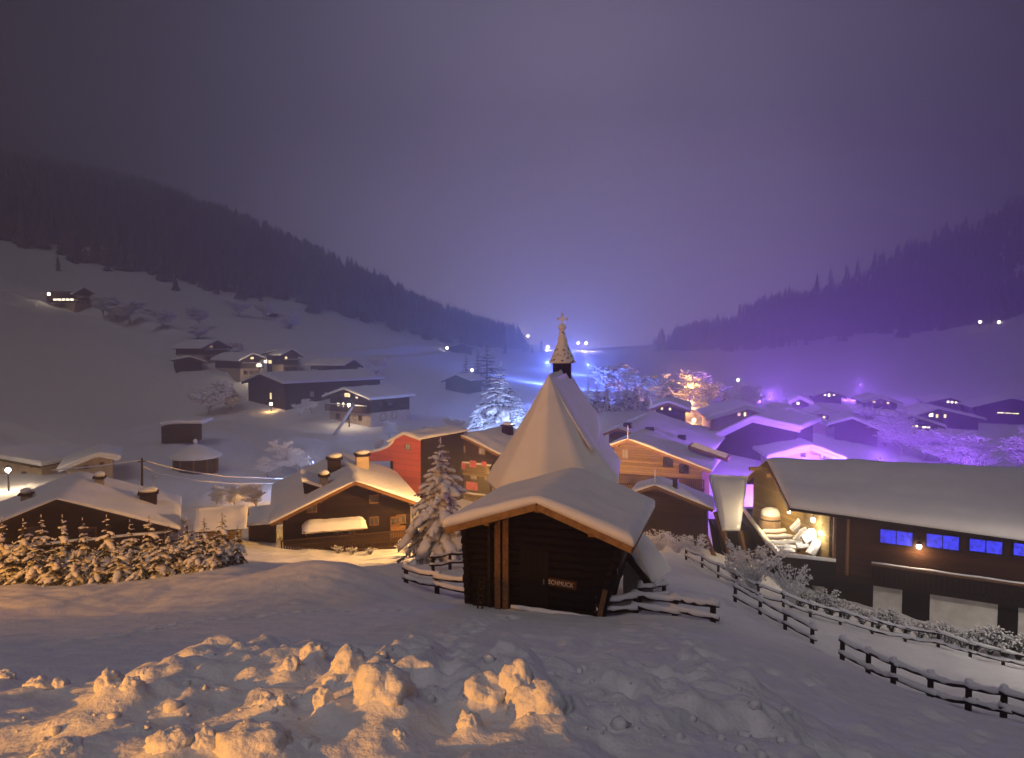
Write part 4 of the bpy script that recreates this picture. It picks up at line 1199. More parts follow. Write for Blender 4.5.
mb = MB(); wq = [q4[0] - UP * .1 + r * .3, q4[3] - UP * .1 + r * .3]; mb.add([wq[0], wq[1], Vector((wq[1].x, wq[1].y, -9)), Vector((wq[0].x, wq[0].y, -9))] + [p + r * .2 for p in (wq[0], wq[1], Vector((wq[1].x, wq[1].y, -9)), Vector((wq[0].x, wq[0].y, -9)))], [(0, 1, 2, 3), (7, 6, 5, 4), (0, 4, 5, 1), (1, 5, 6, 2), (2, 6, 7, 3), (3, 7, 4, 0)]); mb.build('wall', 'plaster', sd)
rp_ = [Q(635, 538, 20.5), Q(639, 553, 20.7), Q(645, 569, 21), Q(651, 581, 21.4), Q(658, 588, 21.8)]
mb = MB(); mb.tube(rp_, .018, 6); tag(mb.build('rope', 'rope'), 'pale slack rope hanging from the right eave of the granary', 'rope')

# ------------------------------------------------------------------ generic far houses
def far_house(name, label, apex, le, re, Y, a, Lr, py_base, wall='wood_dark', snow=.4, wins=(), trim='beam_dark', group=None, seed=0, oh=.8, ohs=.7, sidewins=(), sgn=1, deco=0):
    f = frame(apex, le, re, Y, a=a, Lr=Lr)
    base = Q(apex[0], py_base, Y).z
    # stand the house on the snow: lift it where the slope is higher than its foot
    cs = [f['A'] + f['r'] * v_ + f['s'] * u_ for u_, v_ in ((0, oh), (f['wr'] * .7, oh), (-f['wl'] * .7, oh), (0, f['L'] / 2))]
    lift = max(0, float(np.mean([gz(c_.x, c_.y) for c_ in cs])) - base)
    f['A'] = f['A'] + UP * lift; base += lift; dpy = lift * F / Y
    wins = [(a_, b_ - dpy, c_, d_, e_) for a_, b_, c_, d_, e_ in wins]; sidewins = [(a_, b_ - dpy, c_, d_, e_) for a_, b_, c_, d_, e_ in sidewins]
    h, f = gable_house(name, label, 'house' if name != 'barn' else 'barn', f, base, oh=oh, ohs=ohs, wall=wall, trim=trim, snow=snow, purl=False, seed=seed, group=group, fascia_h=.35)
    for (px, py, w_, hh, pm) in wins: front_window(h, f, px, py, w_, hh, pane=pm, fr='beam_dark', bars=0 if w_ < 5 else 1, proud=.08)
    if deco:
        s_, r_ = f['s'], f['r']; wlx, wrx = f['wl'] - ohs, f['wr'] - ohs
        zt_ = base + deco
        pp = [f['A'] + s_ * u_ + r_ * v_ for u_, v_ in ((-wlx - .05, oh - .06), (wrx + .05, oh - .06), (wrx + .05, f['L'] - .4), (-wlx - .05, f['L'] - .4))]
        m_ = MB(); m_.add([Vector((p_.x, p_.y, base - 2.6)) for p_ in pp] + [Vector((p_.x, p_.y, zt_)) for p_ in pp], [(3, 2, 1, 0), (4, 5, 6, 7), (0, 1, 5, 4), (1, 2, 6, 5), (2, 3, 7, 6), (3, 0, 4, 7)]); m_.build('plinth', 'plaster_beige', h)
        balcony(h, f, zt_ + .15, dep=1.0, mat='wood_brown')
        for t_ in (-.55, 0, .55):
            c_ = f['P0'] + s_ * (t_ * (wlx if t_ < 0 else wrx)) - r_ * .07; c_.z = base + deco * .45
            window(h, c_, s_, -r_, .9, min(1.0, deco * .55), pane='glass_dark', fr='beam_brown', bars=1, proud=.06)
    for (px, py, w_, hh, pm) in sidewins: side_window(h, f, px, py, w_, hh, sgn, pane=pm, fr='beam_dark', bars=0 if w_ < 5 else 1, proud=.08)
    return h, f
G = 'farm buildings on the left slope'
far_house('farmhouse', 'uppermost dark wooden farmhouse of the left slope cluster', (217, 341), (202, 349), (232, 348), 150, 52, 13, 362, wins=[(211, 347, 3, 3, 'window_dim'), (220, 352, 3, 3, 'glass_dark')], group=G, seed=51, deco=1.5)
far_house('barn', 'dark low barn with stone base below the uppermost farmhouse', (190, 357), (172, 360), (206, 362), 141, 30, 6, 368, group=G, seed=52, snow=.3)
far_house('farmhouse', 'wooden farmhouse with bright porch lamp in the left slope cluster', (253, 354), (239, 361), (266, 359), 138, 48, 12, 376, wins=[(252, 358, 3, 3, 'window_warm'), (259, 365.5, 5, 4, 'window_bright')], group=G, seed=53, deco=1.5)
far_house('farmhouse', 'gabled wing with lit ground floor windows right of the porch lamp', (292, 351), (281, 357), (303, 358), 139, 40, 8, 374, wins=[(286, 359.5, 2.5, 3, 'window_warm'), (292, 366, 4, 3, 'glass_dark')], group=G, seed=54, deco=1.5)
hx_, fx_ = far_house('farmhouse', 'low connecting range with glowing windows between two gabled farmhouses', (274, 355), (262, 358), (285, 358), 142, 0, 8, 376, wins=[(265.5, 365.5, 4, 4, 'window_bright'), (270, 366, 4, 4, 'window_warm'), (275.5, 366, 4, 3.5, 'window_warm'), (281, 366, 3.5, 3.5, 'window_warm')], group=G, seed=55, snow=.3)
far_house('barn', 'dark barn with pale snow roof above the long farm building', (354, 362), (344, 368), (363, 369), 137, 66, 9, 377, group=G, seed=56)
far_house('barn', 'very long dark barn with flat white roof on the left slope', (260, 382), (242, 390), (283, 392), 118, -40, 21, 410, wall='wood_dark', group=G, seed=57, wins=[(271, 404, 3.5, 7, 'window_warm')], sidewins=[(312, 402, 5, 6, 'plaster'), (326, 402, 4, 5, 'plaster')])
h_, f_ = far_house('chalet', 'chalet with warm lit windows and bright lamp below the long barn', (344, 389), (323, 397), (370, 400), 106, -35, 9.5, 422, wall='wood_dark', group=G, seed=58, wins=[(347.5, 395, 8, 5, 'window_warm'), (357, 396.5, 4, 4.5, 'window_warm'), (338.5, 404.5, 4, 4, 'window_bright'), (343.5, 405, 3, 5, 'window_bright'), (349, 404.5, 4, 4, 'window_bright'), (355, 418, 4, 4, 'glass_dark')], sidewins=[(380, 405, 5, 4, 'glass_dark'), (390, 404, 5, 4, 'glass_dark'), (383, 417, 6, 7, 'plaster'), (394, 415, 5, 7, 'plaster')], deco=1.55)
far_house('farmhouse', 'highest lone farmhouse with white lamp on the left slope', (84, 288), (73, 294), (95, 294), 215, 55, 11, 304, group=G, seed=59, wins=[(80, 297, 3, 2.5, 'window_dim')], deco=1.2)
# lit strip of the highest farmhouse
hp = Q(64, 299, 213); hi = thing('farm_wing', hp, 'low wing with a glowing window strip left of the highest farmhouse', 'house')
mb = MB(); mb.box(Q(64, 297, 215), Vector((4.3, 0, 0)), Vector((0, 1.6, 0)), UP * 1.6); mb.build('wall', 'wood_dark', hi)
mb = MB(); P = []
for i in range(9):
    for j in range(5):
        P.append(Q(64, 292.6, 215) + Vector((-4.8 + 9.6 * i / 8, -2 + 4 * j / 4, .35 * math.sin(math.pi * (.1 + .8 * j / 4)))))
grid_mesh(mb, P, 9, 5, True); grid_mesh(mb, [p - UP * .2 for p in P], 9, 5, True, True); mb.build('roof_snow', 'snow_roof', hi)
for k in range(6):
    mb = MB(); mb.box(Q(55 + 4.2 * k, 299.6, 213.35), Vector((.5, 0, 0)), Vector((0, .03, 0)), UP * .28); mb.build('window', 'window_bright' if k < 5 else 'window_dim', hi)

# hut and round pavilion
ht = Q(182, 441, 80)
hu = thing('hut', ht, 'small square hut with flat snowy roof on the snowfield above the round pavilion', 'hut')
mb = MB(); c = Q(182, 433, 80); mb.box(c, Vector((1.7, .25, 0)), Vector((-.2, 1.5, 0)), UP * .95); mb.build('wall', 'wood_dark', hu)
for dx in (-1.0, .9):
    mb = MB(); mb.box(c + Vector((dx, -1.58 + dx * .15, .1)), Vector((.3, .04, 0)), Vector((0, .03, 0)), UP * .3); mb.build('window', 'glass_dark', hu)
fh = dict(A=Q(181, 423.5, 78.2), r=Vector((-.12, .99, 0)).normalized(), s=Vector((.99, .12, 0)).normalized(), L=3.8, wl=2.1, wr=2.2, dl=.15, dr=.05)
mb = MB(); snow_slab(mb, fh, .38, seed=61); mb.build('roof_snow', 'snow_roof', hu)
pv = Q(187, 474, 66)
pa_ = thing('pavilion', pv, 'round wooden pavilion with cone of snow and ball finial', 'pavilion')
mb = MB(); mb.lathe(Vector((pv.x, pv.y + 1.9, pv.z - .6)), [(1.95, 0), (1.95, 2.0)], 10, False); mb.build('wall', 'wood_brown', pa_)
for k in range(10):
    a_ = 2 * math.pi * k / 10; c = Vector((pv.x + 2.0 * math.cos(a_), pv.y + 1.9 + 2.0 * math.sin(a_), pv.z))
    mb = MB(); mb.beam(c - UP * .6, c + UP * 1.35, .14, .14, up=(0, 1, 0)); mb.build('post', 'beam_brown', pa_)
mb = MB(); mb.lathe(Vector((pv.x, pv.y + 1.9, pv.z + 1.3)), [(1.9, -.02), (2.3, 0), (2.42, .12), (2.3, .3), (1.3, .85), (.5, 1.2), (.1, 1.32)], 18); mb.build('roof_snow', 'snow_roof', pa_)
mb = MB(); mb.blob(Vector((pv.x, pv.y + 1.9, pv.z + 2.85)), .22, .22, .24, 10, 8, .02); mb.tube([Vector((pv.x, pv.y + 1.9, pv.z + 2.5)), Vector((pv.x, pv.y + 1.9, pv.z + 2.75))], .08, 8); mb.build('finial', 'snow_roof', pa_)

# yellow-lit sheds between the two left chalets
f9 = dict(A=Q(199, 508, 42), r=Vector((.96, .27, 0)).normalized(), s=Vector((.27, -.96, 0)).normalized(), L=2.7, wl=1.2, wr=1.5, dl=.8, dr=1.0)
h9, f9 = gable_house('shed', 'little shed with bright yellow-lit snow roof at the end of the hedge', 'shed', f9, -10.6, oh=.15, ohs=.12, wall='wood_honey', trim='beam_orange', seed=63, snow=.12, purl=False)
f10 = dict(A=Q(247, 507, 46), r=Vector((.95, .3, 0)).normalized(), s=Vector((.3, -.95, 0)).normalized(), L=2.2, wl=1.2, wr=1.6, dl=.5, dr=.8)
h10, f10 = gable_house('shed', 'half-buried shed roof right of the yellow-lit shed', 'shed', f10, -10.6, oh=.15, ohs=.12, wall='wood_brown', trim='beam_brown', seed=64, snow=.14, purl=False)

# purple-lit houses
GP = 'purple-lit houses beyond the long farmhouse'
hp1, fp1 = far_house('house', 'purple-lit house with two glowing windows, left gable of the pair', (748, 419), (706, 431), (774, 428), 92, -8, 10, 445, wall='plaster_beige', trim='snow_roof', wins=[(739, 427, 4, 4, 'window_pink'), (745, 427, 3, 4.5, 'window_warm')], group=GP, seed=71)
far_house('house', 'purple-lit house with one tall bright window, right gable of the pair', (790, 424), (774, 429), (832, 440), 93, -12, 10, 447, wall='plaster_beige', trim='snow_roof', wins=[(788, 429, 4, 6, 'window_bright'), (800, 433, 8, 4, 'plaster')], group=GP, seed=72)
far_house('house', 'purple-lit gable just above the ridge of the long farmhouse', (811, 447), (768, 458), (845, 460), 72, -6, 8, 475, wall='plaster', trim='snow_roof', wins=[(822, 456, 4, 5, 'window_pink'), (803, 455, 5, 4, 'glass_dark'), (833, 458, 2.5, 2.5, 'window_warm')], group=GP, seed=73)
far_house('house', 'low purple-lit roof with dark dormer in front of the frosted trees', (852, 438), (828, 444), (884, 452), 88, -25, 9, 462, wall='wood_dark', trim='beam_dark', group=GP, seed=74)
far_house('house', 'broad low purple snow roof right of the lit skylight', (752, 441), (690, 470), (800, 452), 78, -35, 10, 480, wall='wood_dark', trim='snow_roof', group=GP, seed=75, snow=.5)
far_house('house', 'purple-lit house with two warm windows left of the frosted trees', (822, 431), (802, 437), (846, 440), 100, -18, 8, 448, wall='plaster_beige', trim='snow_roof', wins=[(816, 437, 3, 3, 'window_warm'), (824, 437.5, 3, 3, 'window_warm')], group=GP, seed=85)
far_house('house', 'small purple-lit house with one pink window behind the twin gables', (722, 415), (708, 420), (738, 421), 108, 12, 7, 428, wall='plaster_beige', trim='snow_roof', wins=[(720, 421, 3, 3, 'window_pink')], group=GP, seed=86)
far_house('house', 'narrow dark house with bright upper window above the purple spruce', (800, 411), (789, 416), (813, 417), 128, -20, 7, 424, wall='wood_dark', trim='snow_roof', wins=[(798, 417, 3, 3, 'window_bright')], group=GP, seed=87)
far_house('house', 'low house with a row of three dim windows below the right slope', (880, 408), (862, 413), (902, 415), 140, -12, 8, 421, wall='wood_dark', trim='snow_roof', wins=[(874, 413.5, 3, 2.5, 'window_warm'), (881, 414, 3, 2.5, 'window_dim'), (888, 414.5, 3, 2.5, 'window_warm')], seed=88)
far_house('chalet', 'snow-roofed chalet with two warm windows in front of the orange lamps', (668, 418), (650, 424), (690, 426), 92, -15, 8, 440, wall='wood_brown', trim='beam_orange', wins=[(662, 424, 3, 3, 'window_warm'), (670, 424.5, 3, 3, 'window_warm')], seed=89)
far_house('house', 'small far house with three lit windows under the right slope', (829, 400), (814, 405), (846, 406), 150, -10, 8, 412, wins=[(825, 403.5, 2.5, 2.5, 'window_bright'), (829, 404, 2.5, 3.5, 'window_bright'), (834, 403.5, 2.5, 2.5, 'window_bright')], seed=76)
far_house('house', 'far house with lamp-lit gable front left of the purple frosted trees', (752, 404), (745, 411), (760, 411), 125, -15, 6, 416, wall='plaster_beige', trim='snow_roof', seed=77, wins=[(752, 411, 5, 2, 'window_pink')])
far_house('house', 'dark house with row of small lit windows at the right under the slope', (951, 405), (925, 410), (972, 413), 135, -20, 10, 420, wins=[(948, 409, 2.5, 2.5, 'window_bright'), (952, 409.3, 2.5, 2.5, 'window_bright'), (956, 409.6, 2.5, 2, 'window_bright'), (964, 411.5, 2.5, 2.5, 'window_bright')], seed=78)
far_house('house', 'house with lit triple window between the purple frosted trees', (938, 421), (915, 428), (985, 432), 112, -14, 9, 440, wins=[(931, 426.5, 4.5, 5, 'window_bright'), (937, 428, 3, 4, 'window_warm'), (945, 428, 3, 4, 'window_warm')], seed=79)
far_house('barn', 'black-roofed barn with long lit strip at the right edge', (1012, 408), (972, 417), (1060, 420), 120, -20, 10, 434, wins=[(1001, 422.6, 7, 2, 'strip_yellow'), (1008, 423, 7, 2, 'strip_yellow'), (1015, 423.4, 7, 2, 'strip_yellow')], snow=.04, seed=80)
hs, fs_ = far_house('house', 'house hidden in frosted trees with long yellow window strips', (910, 437), (885, 444), (945, 448), 98, -6, 8, 458, wins=[(903, 446, 6, 2.4, 'strip_yellow'), (914, 447, 9, 3, 'strip_yellow'), (926, 448, 9, 3, 'strip_yellow'), (920, 451, 10, 2, 'strip_yellow')], seed=81)
far_house('house', 'small far chalet with dark roof near the blue-lit slope', (456, 391), (441, 397), (470, 397), 150, -25, 7, 408, seed=82)
far_house('house', 'tiny lit house high on the far left slope', (268, 318), (262, 320), (273, 320), 240, -10, 6, 323, wins=[(268, 320.5, 3, 1.6, 'window_bright')], seed=83)
far_house('house', 'far farmhouse with dark roof in front of the left wood', (462, 345), (448, 349), (474, 350), 300, 30, 10, 355, seed=84)

# ------------------------------------------------------------------ trees
def spruce_meshes(h, rad, tiers, per, seed, snowy=1.0, droop=.35, needle=1.0, bottom=.06, clump=1.0):
    rr_ = random.Random(seed)
    nd, sn, tr = MB(), MB(), MB()
    tr.tube([(0, 0, -.3), (0, 0, h * .5), (0, 0, h * .985)], [h * .022, h * .014, .012], 7)
    for i in range(tiers):
        t_ = i / (tiers - 1)
        z0 = h * (bottom + (.97 - bottom) * t_ ** .92)
        l0 = rad * (1 - t_) ** .85 + .045 * h * .3
        nb_ = max(3, int(per * (1 - .55 * t_)))
        for k in range(nb_):
            az = 2 * math.pi * (k + rr_.random() * .7) / nb_ + i * 1.1
            l_ = l0 * rr_.uniform(.55, 1.28)
            d = Vector((math.cos(az), math.sin(az), 0)); sd_ = Vector((-d.y, d.x, 0))
            zz = z0 + rr_.uniform(-.3, .3) * h / tiers
            up_ = .30 * t_
            pts = []
            for q_ in range(6):
                x = q_ / 5
                pts.append(d * l_ * x + UP * (zz + l_ * (up_ * x - droop * x * x * (1.25 - t_))))
            # needle fans hanging off the limb
            for q_ in range(1, 6):
                wq = l_ * .26 * (1.15 - .55 * q_ / 5) * needle
                for sg_ in (-1, 1):
                    for rep in range(2):
                        p = pts[q_ - 1].lerp(pts[q_], rr_.random())
                        tip = p + sd_ * sg_ * wq * rr_.uniform(.7, 1.2) + d * wq * rr_.uniform(.2, .7) - UP * wq * rr_.uniform(.2, .75)
                        hw_ = wq * .22
                        nd.add([p - d * hw_, p + d * hw_ , tip + d * hw_ * .5, tip - d * hw_ * .5 - UP * hw_], [(0, 1, 2, 3)])
            # snow load on the limb
            if rr_.random() < .9 * snowy:
                for q_ in range(1, 6):
                    if rr_.random() < .82 * snowy:
                        p = pts[q_ - 1].lerp(pts[q_], .5 + rr_.uniform(-.2, .2)) + UP * l_ * .035
                        wq = l_ * rr_.uniform(.10, .19) * (1.1 - .35 * q_ / 5) * clump * (1 if rr_.random() < .7 else 1.35)
                        o = len(sn.v)
                        sn.blob((0, 0, 0), wq * 1.5, wq * rr_.uniform(.8, 1.3), wq * .62, 6, 4, .38, rr_.random())
                        for vi in range(o, len(sn.v)):
                            v_ = Vector(sn.v[vi]); sl = (pts[q_] - pts[q_ - 1]).normalized()
                            sn.v[vi] = tuple(p + sl * v_.x + sd_ * v_.y + UP * (v_.z - abs(v_.y) * .45))
    sn.blob((0, 0, h * .97), .006 * h, .006 * h, .03 * h, 6, 5, .1, seed)
    return tr.mesh('trunk'), nd.mesh('needles'), sn.mesh('branch_snow')
def put_tree(meshes, mats, name, label, loc, sc=(1, 1, 1), rz=0, group=None, cat='tree', names=('trunk', 'needles', 'branch_snow')):
    root = thing(name, loc, label, cat, group)
    root.rotation_euler = (0, 0, rz); root.scale = sc
    for me_, m_, nm in zip(meshes, mats, names):
        if me_ is None: continue
        o = bpy.data.objects.new(nm, me_); COL.objects.link(o); o.parent = root
        if not me_.materials: me_.materials.append(M[m_])
        if nm != 'trunk': o['kind'] = 'stuff'
    return root
SPM = ('bark', 'needles', 'snow_roof')
hedge_var = [spruce_meshes(3.2, .92, 12, 8, 100 + k, snowy=.78, droop=.75, clump=1.35) for k in range(4)]
ordw = ['leftmost', 'second', 'third', 'fourth', 'fifth', 'sixth', 'seventh', 'eighth', 'ninth', 'tenth', 'eleventh', 'twelfth', 'thirteenth', 'fourteenth', 'fifteenth', 'sixteenth', 'seventeenth', 'eighteenth']
tops = [(4, 516), (25, 518), (43, 514), (64, 514), (84, 517), (108, 514), (131, 519), (150, 512), (170, 523), (188, 517), (205, 515), (223, 510), (238, 524), (-18, 516)]
tops.sort()
for k, (tx, ty) in enumerate(tops):
    Y = 29 + .6 * rnd.random() + tx * .006
    yb = 579 - tx * .07
    p = Q(tx, yb, Y); p.z = gz(p.x, p.y) - .1
    h = Q(tx, ty, Y).z - p.z
    s_ = h / 3.2
    put_tree(hedge_var[k % 4], SPM, 'young_spruce', f'young snow-laden spruce, {ordw[k]} from the left in the hedge row', p, (s_ * rnd.uniform(.9, 1.1), s_ * rnd.uniform(.9, 1.1), s_), rnd.random() * 6, 'young spruces in the hedge row')
# low second rank filling the hedge foot
fill = [(x, 590 - x * .07) for x in (-8, 14, 34, 54, 75, 96, 119, 141, 160, 180, 198, 216)]
for k, (x, y) in enumerate(fill):
    Y = 28.2 + rnd.random() * .4; p = Q(x, y, Y); p.z = gz(p.x, p.y) - .1
    s_ = rnd.uniform(.45, .6)
    put_tree(hedge_var[(k + 2) % 4], SPM, 'low_spruce', f'low bushy snow-laden spruce at the hedge foot, {ordw[k]} from the left', p, (s_ * 1.5, s_ * 1.5, s_), rnd.random() * 6, 'low spruces at the hedge foot')
# tall frosted spruce beside the granary
big = spruce_meshes(6.6, 2.0, 20, 11, 777, snowy=1.0, droop=.6, bottom=.02, clump=1.25)
simple('needles_frosted', (.30, .29, .27), scale=8, var=.5)
p = Q(441, 552, 36); p.z = gz(p.x, p.y) - .2
h = Q(441, 437, 36).z - p.z
put_tree(big, ('bark', 'needles_frosted', 'snow_roof'), 'spruce', 'tall snow-plastered spruce lit warm beside the granary and the red house', p, (h / 6.6 * 1.05, h / 6.6 * 1.05, h / 6.6), .4)
far_sp = [spruce_meshes(10, 3.0, 14, 8, 300 + k, snowy=1.0, droop=.4) for k in range(3)]
far_dark = [spruce_meshes(10, 2.4, 13, 8, 320 + k, snowy=.35, droop=.3) for k in range(2)]
def far_spruce(px, ytop, ybase, Y, label, var=0, dark=False, wide=1.0, group=None):
    a_ = Q(px, ybase, Y); h = Q(px, ytop, Y).z - a_.z; a_.z = max(a_.z, gz(a_.x, a_.y))
    put_tree((far_dark if dark else far_sp)[var % (2 if dark else 3)], SPM, 'spruce', label, a_ - UP * .3, (h / 10 * wide, h / 10 * wide, h / 10), px * .7, group)
far_spruce(501, 371, 432, 100, 'big white spruce floodlit blue left of the chapel roof', 0, wide=1.35)
far_spruce(478, 398, 428, 96, 'short frosted spruce at the left foot of the blue-lit spruce', 1, wide=1.3)
far_spruce(520, 400, 430, 97, 'small frosted spruce at the right foot of the blue-lit spruce', 2, wide=1.4)
far_spruce(466, 366, 402, 160, 'dark spruce standing left of the pair above the dark chalet', 0, True)
far_spruce(487, 352, 402, 158, 'taller dark spruce beside the blue floodlit mist', 1, True, 1.3)
far_spruce(478, 360, 400, 165, 'thin dark spruce between the two bigger dark ones', 0, True, .8)
far_spruce(724, 388, 424, 104, 'white spruce lit purple right of the orange street lamps', 1, wide=1.1)
names_ = ['first', 'second', 'third', 'fourth', 'fifth', 'sixth', 'seventh']
for k, (x, yt) in enumerate([(588, 388), (597, 393), (606, 391), (618, 396), (626, 393), (635, 391), (646, 398)]):
    far_spruce(x, yt, 424, 98 + k, f'frosted spruce, {names_[k]} from the left in the row right of the chapel spire', k, wide=.9, group='spruces right of the chapel spire')

def frosted_meshes(h, seed, spread=.6, levels=4, fluff=.05):
    rr_ = random.Random(seed)
    tr, cr2 = MB(), MB()
    def grow(p, d, l_, r_, lv):
        steps = 3
        pts = [p.copy()]; rad = [r_]
        dd = d.copy()
        for i in range(steps):
            dd = (dd + Vector((rr_.uniform(-.28, .28), rr_.uniform(-.28, .28), rr_.uniform(-.10, .12)))).normalized()
            pts.append(pts[-1] + dd * l_ / steps); rad.append(r_ * (1 - .6 * (i + 1) / steps))
        (tr if lv <= 1 else cr2).tube(pts, rad, 5 if lv <= 1 else 3, cap=False)
        if lv >= 2:
            for i in range(1, 4):
                if rr_.random() < .7: cr2.blob(pts[i], fluff * rr_.uniform(.9, 2.2), fluff * rr_.uniform(.9, 2.2), fluff * 1.2, 4, 3, .3, rr_.random())
        if lv >= levels: return
        nb_ = (9, 6, 5, 4)[lv]
        for k in range(nb_):
            t_ = rr_.uniform(.16 if lv == 0 else .3, 1.0); i = min(2, int(t_ * 3)); q_ = pts[i].lerp(pts[i + 1], t_ * 3 - i)
            az = 2 * math.pi * (k + rr_.random()) / nb_ if lv == 0 else rr_.uniform(0, 6.283)
            o = Vector((math.cos(az), math.sin(az), rr_.uniform(-.1, .7)))
            nd_ = (dd * .45 + o * (spread + .15 * lv)).normalized()
            grow(q_, nd_, l_ * rr_.uniform(.5, .74) * (.85 if lv == 0 else 1), max(fluff * .4, r_ * .45), lv + 1)
    grow(Vector((0, 0, -.2)), Vector((0, 0, 1)), h * .55, h * .028, 0)
    return tr.mesh('trunk'), cr2.mesh('frosted_crown')
simple('bark_frosted', (.36, .34, .33), scale=10, var=.4)
FRM = ('bark_frosted', 'frost'); FRN = ('trunk', 'frosted_crown')
fro = [frosted_meshes(8, 500 + k, fluff=.085) for k in range(4)]
fro_far = [frosted_meshes(8, 520 + k, fluff=.17) for k in range(4)]
def frosted(px, ytop, ybase, Y, label, var=0, wide=1.0, group=None, name='frosted_tree'):
    a_ = Q(px, ybase, Y); h = Q(px, ytop, Y).z - a_.z; a_.z = max(a_.z, gz(a_.x, a_.y))
    put_tree((fro_far if Y > 100 else fro)[var % 4], FRM, name, label, a_ - UP * .2, (h / 7.2 * wide, h / 7.2 * wide, h / 7.2), px * 1.3, group, names=FRN)
frosted(208, 383, 416, 113, 'big frosted tree with round crown above the square hut', 0, 1.3)
frosted(233, 388, 414, 116, 'grey frosted tree just left of the long barn', 1, 1.1)
frosted(282, 440, 470, 70, 'frosted tree lit pale blue above the roof of the awning chalet', 2, 1.1)
frosted(300, 446, 472, 70, 'blue-white frosted shrub right of the pale blue tree', 3, 1.2)
frosted(268, 455, 476, 68, 'smaller frosted tree left of the pale blue tree', 1, 1.1)
frosted(258, 480, 506, 50, 'warm-lit frosted tree behind the half-buried shed', 0, 1.3)
frosted(236, 482, 504, 54, 'brownish frosted tree behind the yellow-lit shed', 2, 1.4)
frosted(216, 484, 504, 55, 'frosted bush left of the brownish frosted tree', 3, 1.2)
frosted(450, 417, 438, 75, 'blue-lit frosted tree behind the chalet with pink cloths', 1, 1.3)
frosted(430, 424, 440, 76, 'small blue-lit frosted bush right of the red house', 3, 1.2)
frosted(380, 436, 450, 68, 'frosted bush lit blue left of the red house gable', 2, 1.2)
frosted(735, 387, 424, 108, 'round frosted purple tree behind the purple spruce', 0, 1.2)
frosted(668, 397, 424, 112, 'frosted tree with orange street light behind it', 1, 1.2)
frosted(652, 390, 422, 118, 'pinkish frosted tree right of the spruce row', 3, 1.2)
frosted(708, 392, 424, 116, 'frosted tree glowing orange right of the street lamps', 2, 1.1)
for x_, a_, b_, Y_, lab_ in ((662, 384, 410, 128, 'golden-lit frosted tree left of the upper orange lamps'), (701, 380, 412, 126, 'golden-lit frosted tree right of the upper orange lamps'), (684, 398, 424, 116, 'golden-lit frosted tree between the orange street lamps'), (712, 404, 430, 106, 'low golden frosted tree right of the lowest orange lamp'), (640, 388, 420, 120, 'pale frosted tree at the right end of the spruce row'), (610, 380, 416, 128, 'tall misty frosted tree behind the spruce row')):
    frosted(x_, a_, b_, Y_, lab_, int(x_), 1.2)
GT = 'frosted trees behind the long farmhouse'
pur = [(850, 425, 452, 92), (866, 417, 456, 90), (884, 420, 458, 88), (903, 424, 462, 84), (922, 428, 464, 82), (942, 430, 466, 80), (962, 432, 468, 78), (980, 440, 470, 78), (1014, 430, 472, 76), (1034, 428, 474, 76)]
for k, (x, a_, b_, Y) in enumerate(pur):
    frosted(x, a_, b_, Y, f'purple frosted tree behind the long roof, {ordw[k] if k else "leftmost"}{" from the left" if k else ""} of the row', k, 1.35, GT)
for k, (x, a_, b_, Y, lab) in enumerate([(130, 300, 322, 200, 'pale round tree right of the highest farmhouse'), (117, 297, 318, 205, 'grey bare tree beside the highest farmhouse'), (103, 294, 314, 208, 'small bare tree touching the highest farmhouse'), (163, 307, 331, 190, 'grey frosted tree left of the pair on the open slope'), (201, 306, 326, 195, 'dark round tree at the upper right of the open slope'), (198, 322, 338, 175, 'pale rounded bush below the dark round tree'), (235, 342, 356, 160, 'frosted tree behind the uppermost farmhouse gable'), (318, 366, 384, 128, 'frosted bush between the farm cluster and the dark barn'), (312, 398, 412, 106, 'small frosted bush in front of the long barn'), (300, 402, 414, 106, 'tiny frosted bush left of the lit chalet'), (375, 358, 378, 145, 'frosted tree right of the dark barn'), (240, 298, 318, 230, 'row tree at the left end of the upper slope trees'), (262, 304, 322, 232, 'frosted tree by the tiny lit house'), (290, 315, 335, 215, 'frosted tree below the tiny lit house'), (390, 420, 436, 92, 'slim frosted sapling in front of the lit chalet')]):
    frosted(x, a_, b_, Y, lab, k, 1.3)

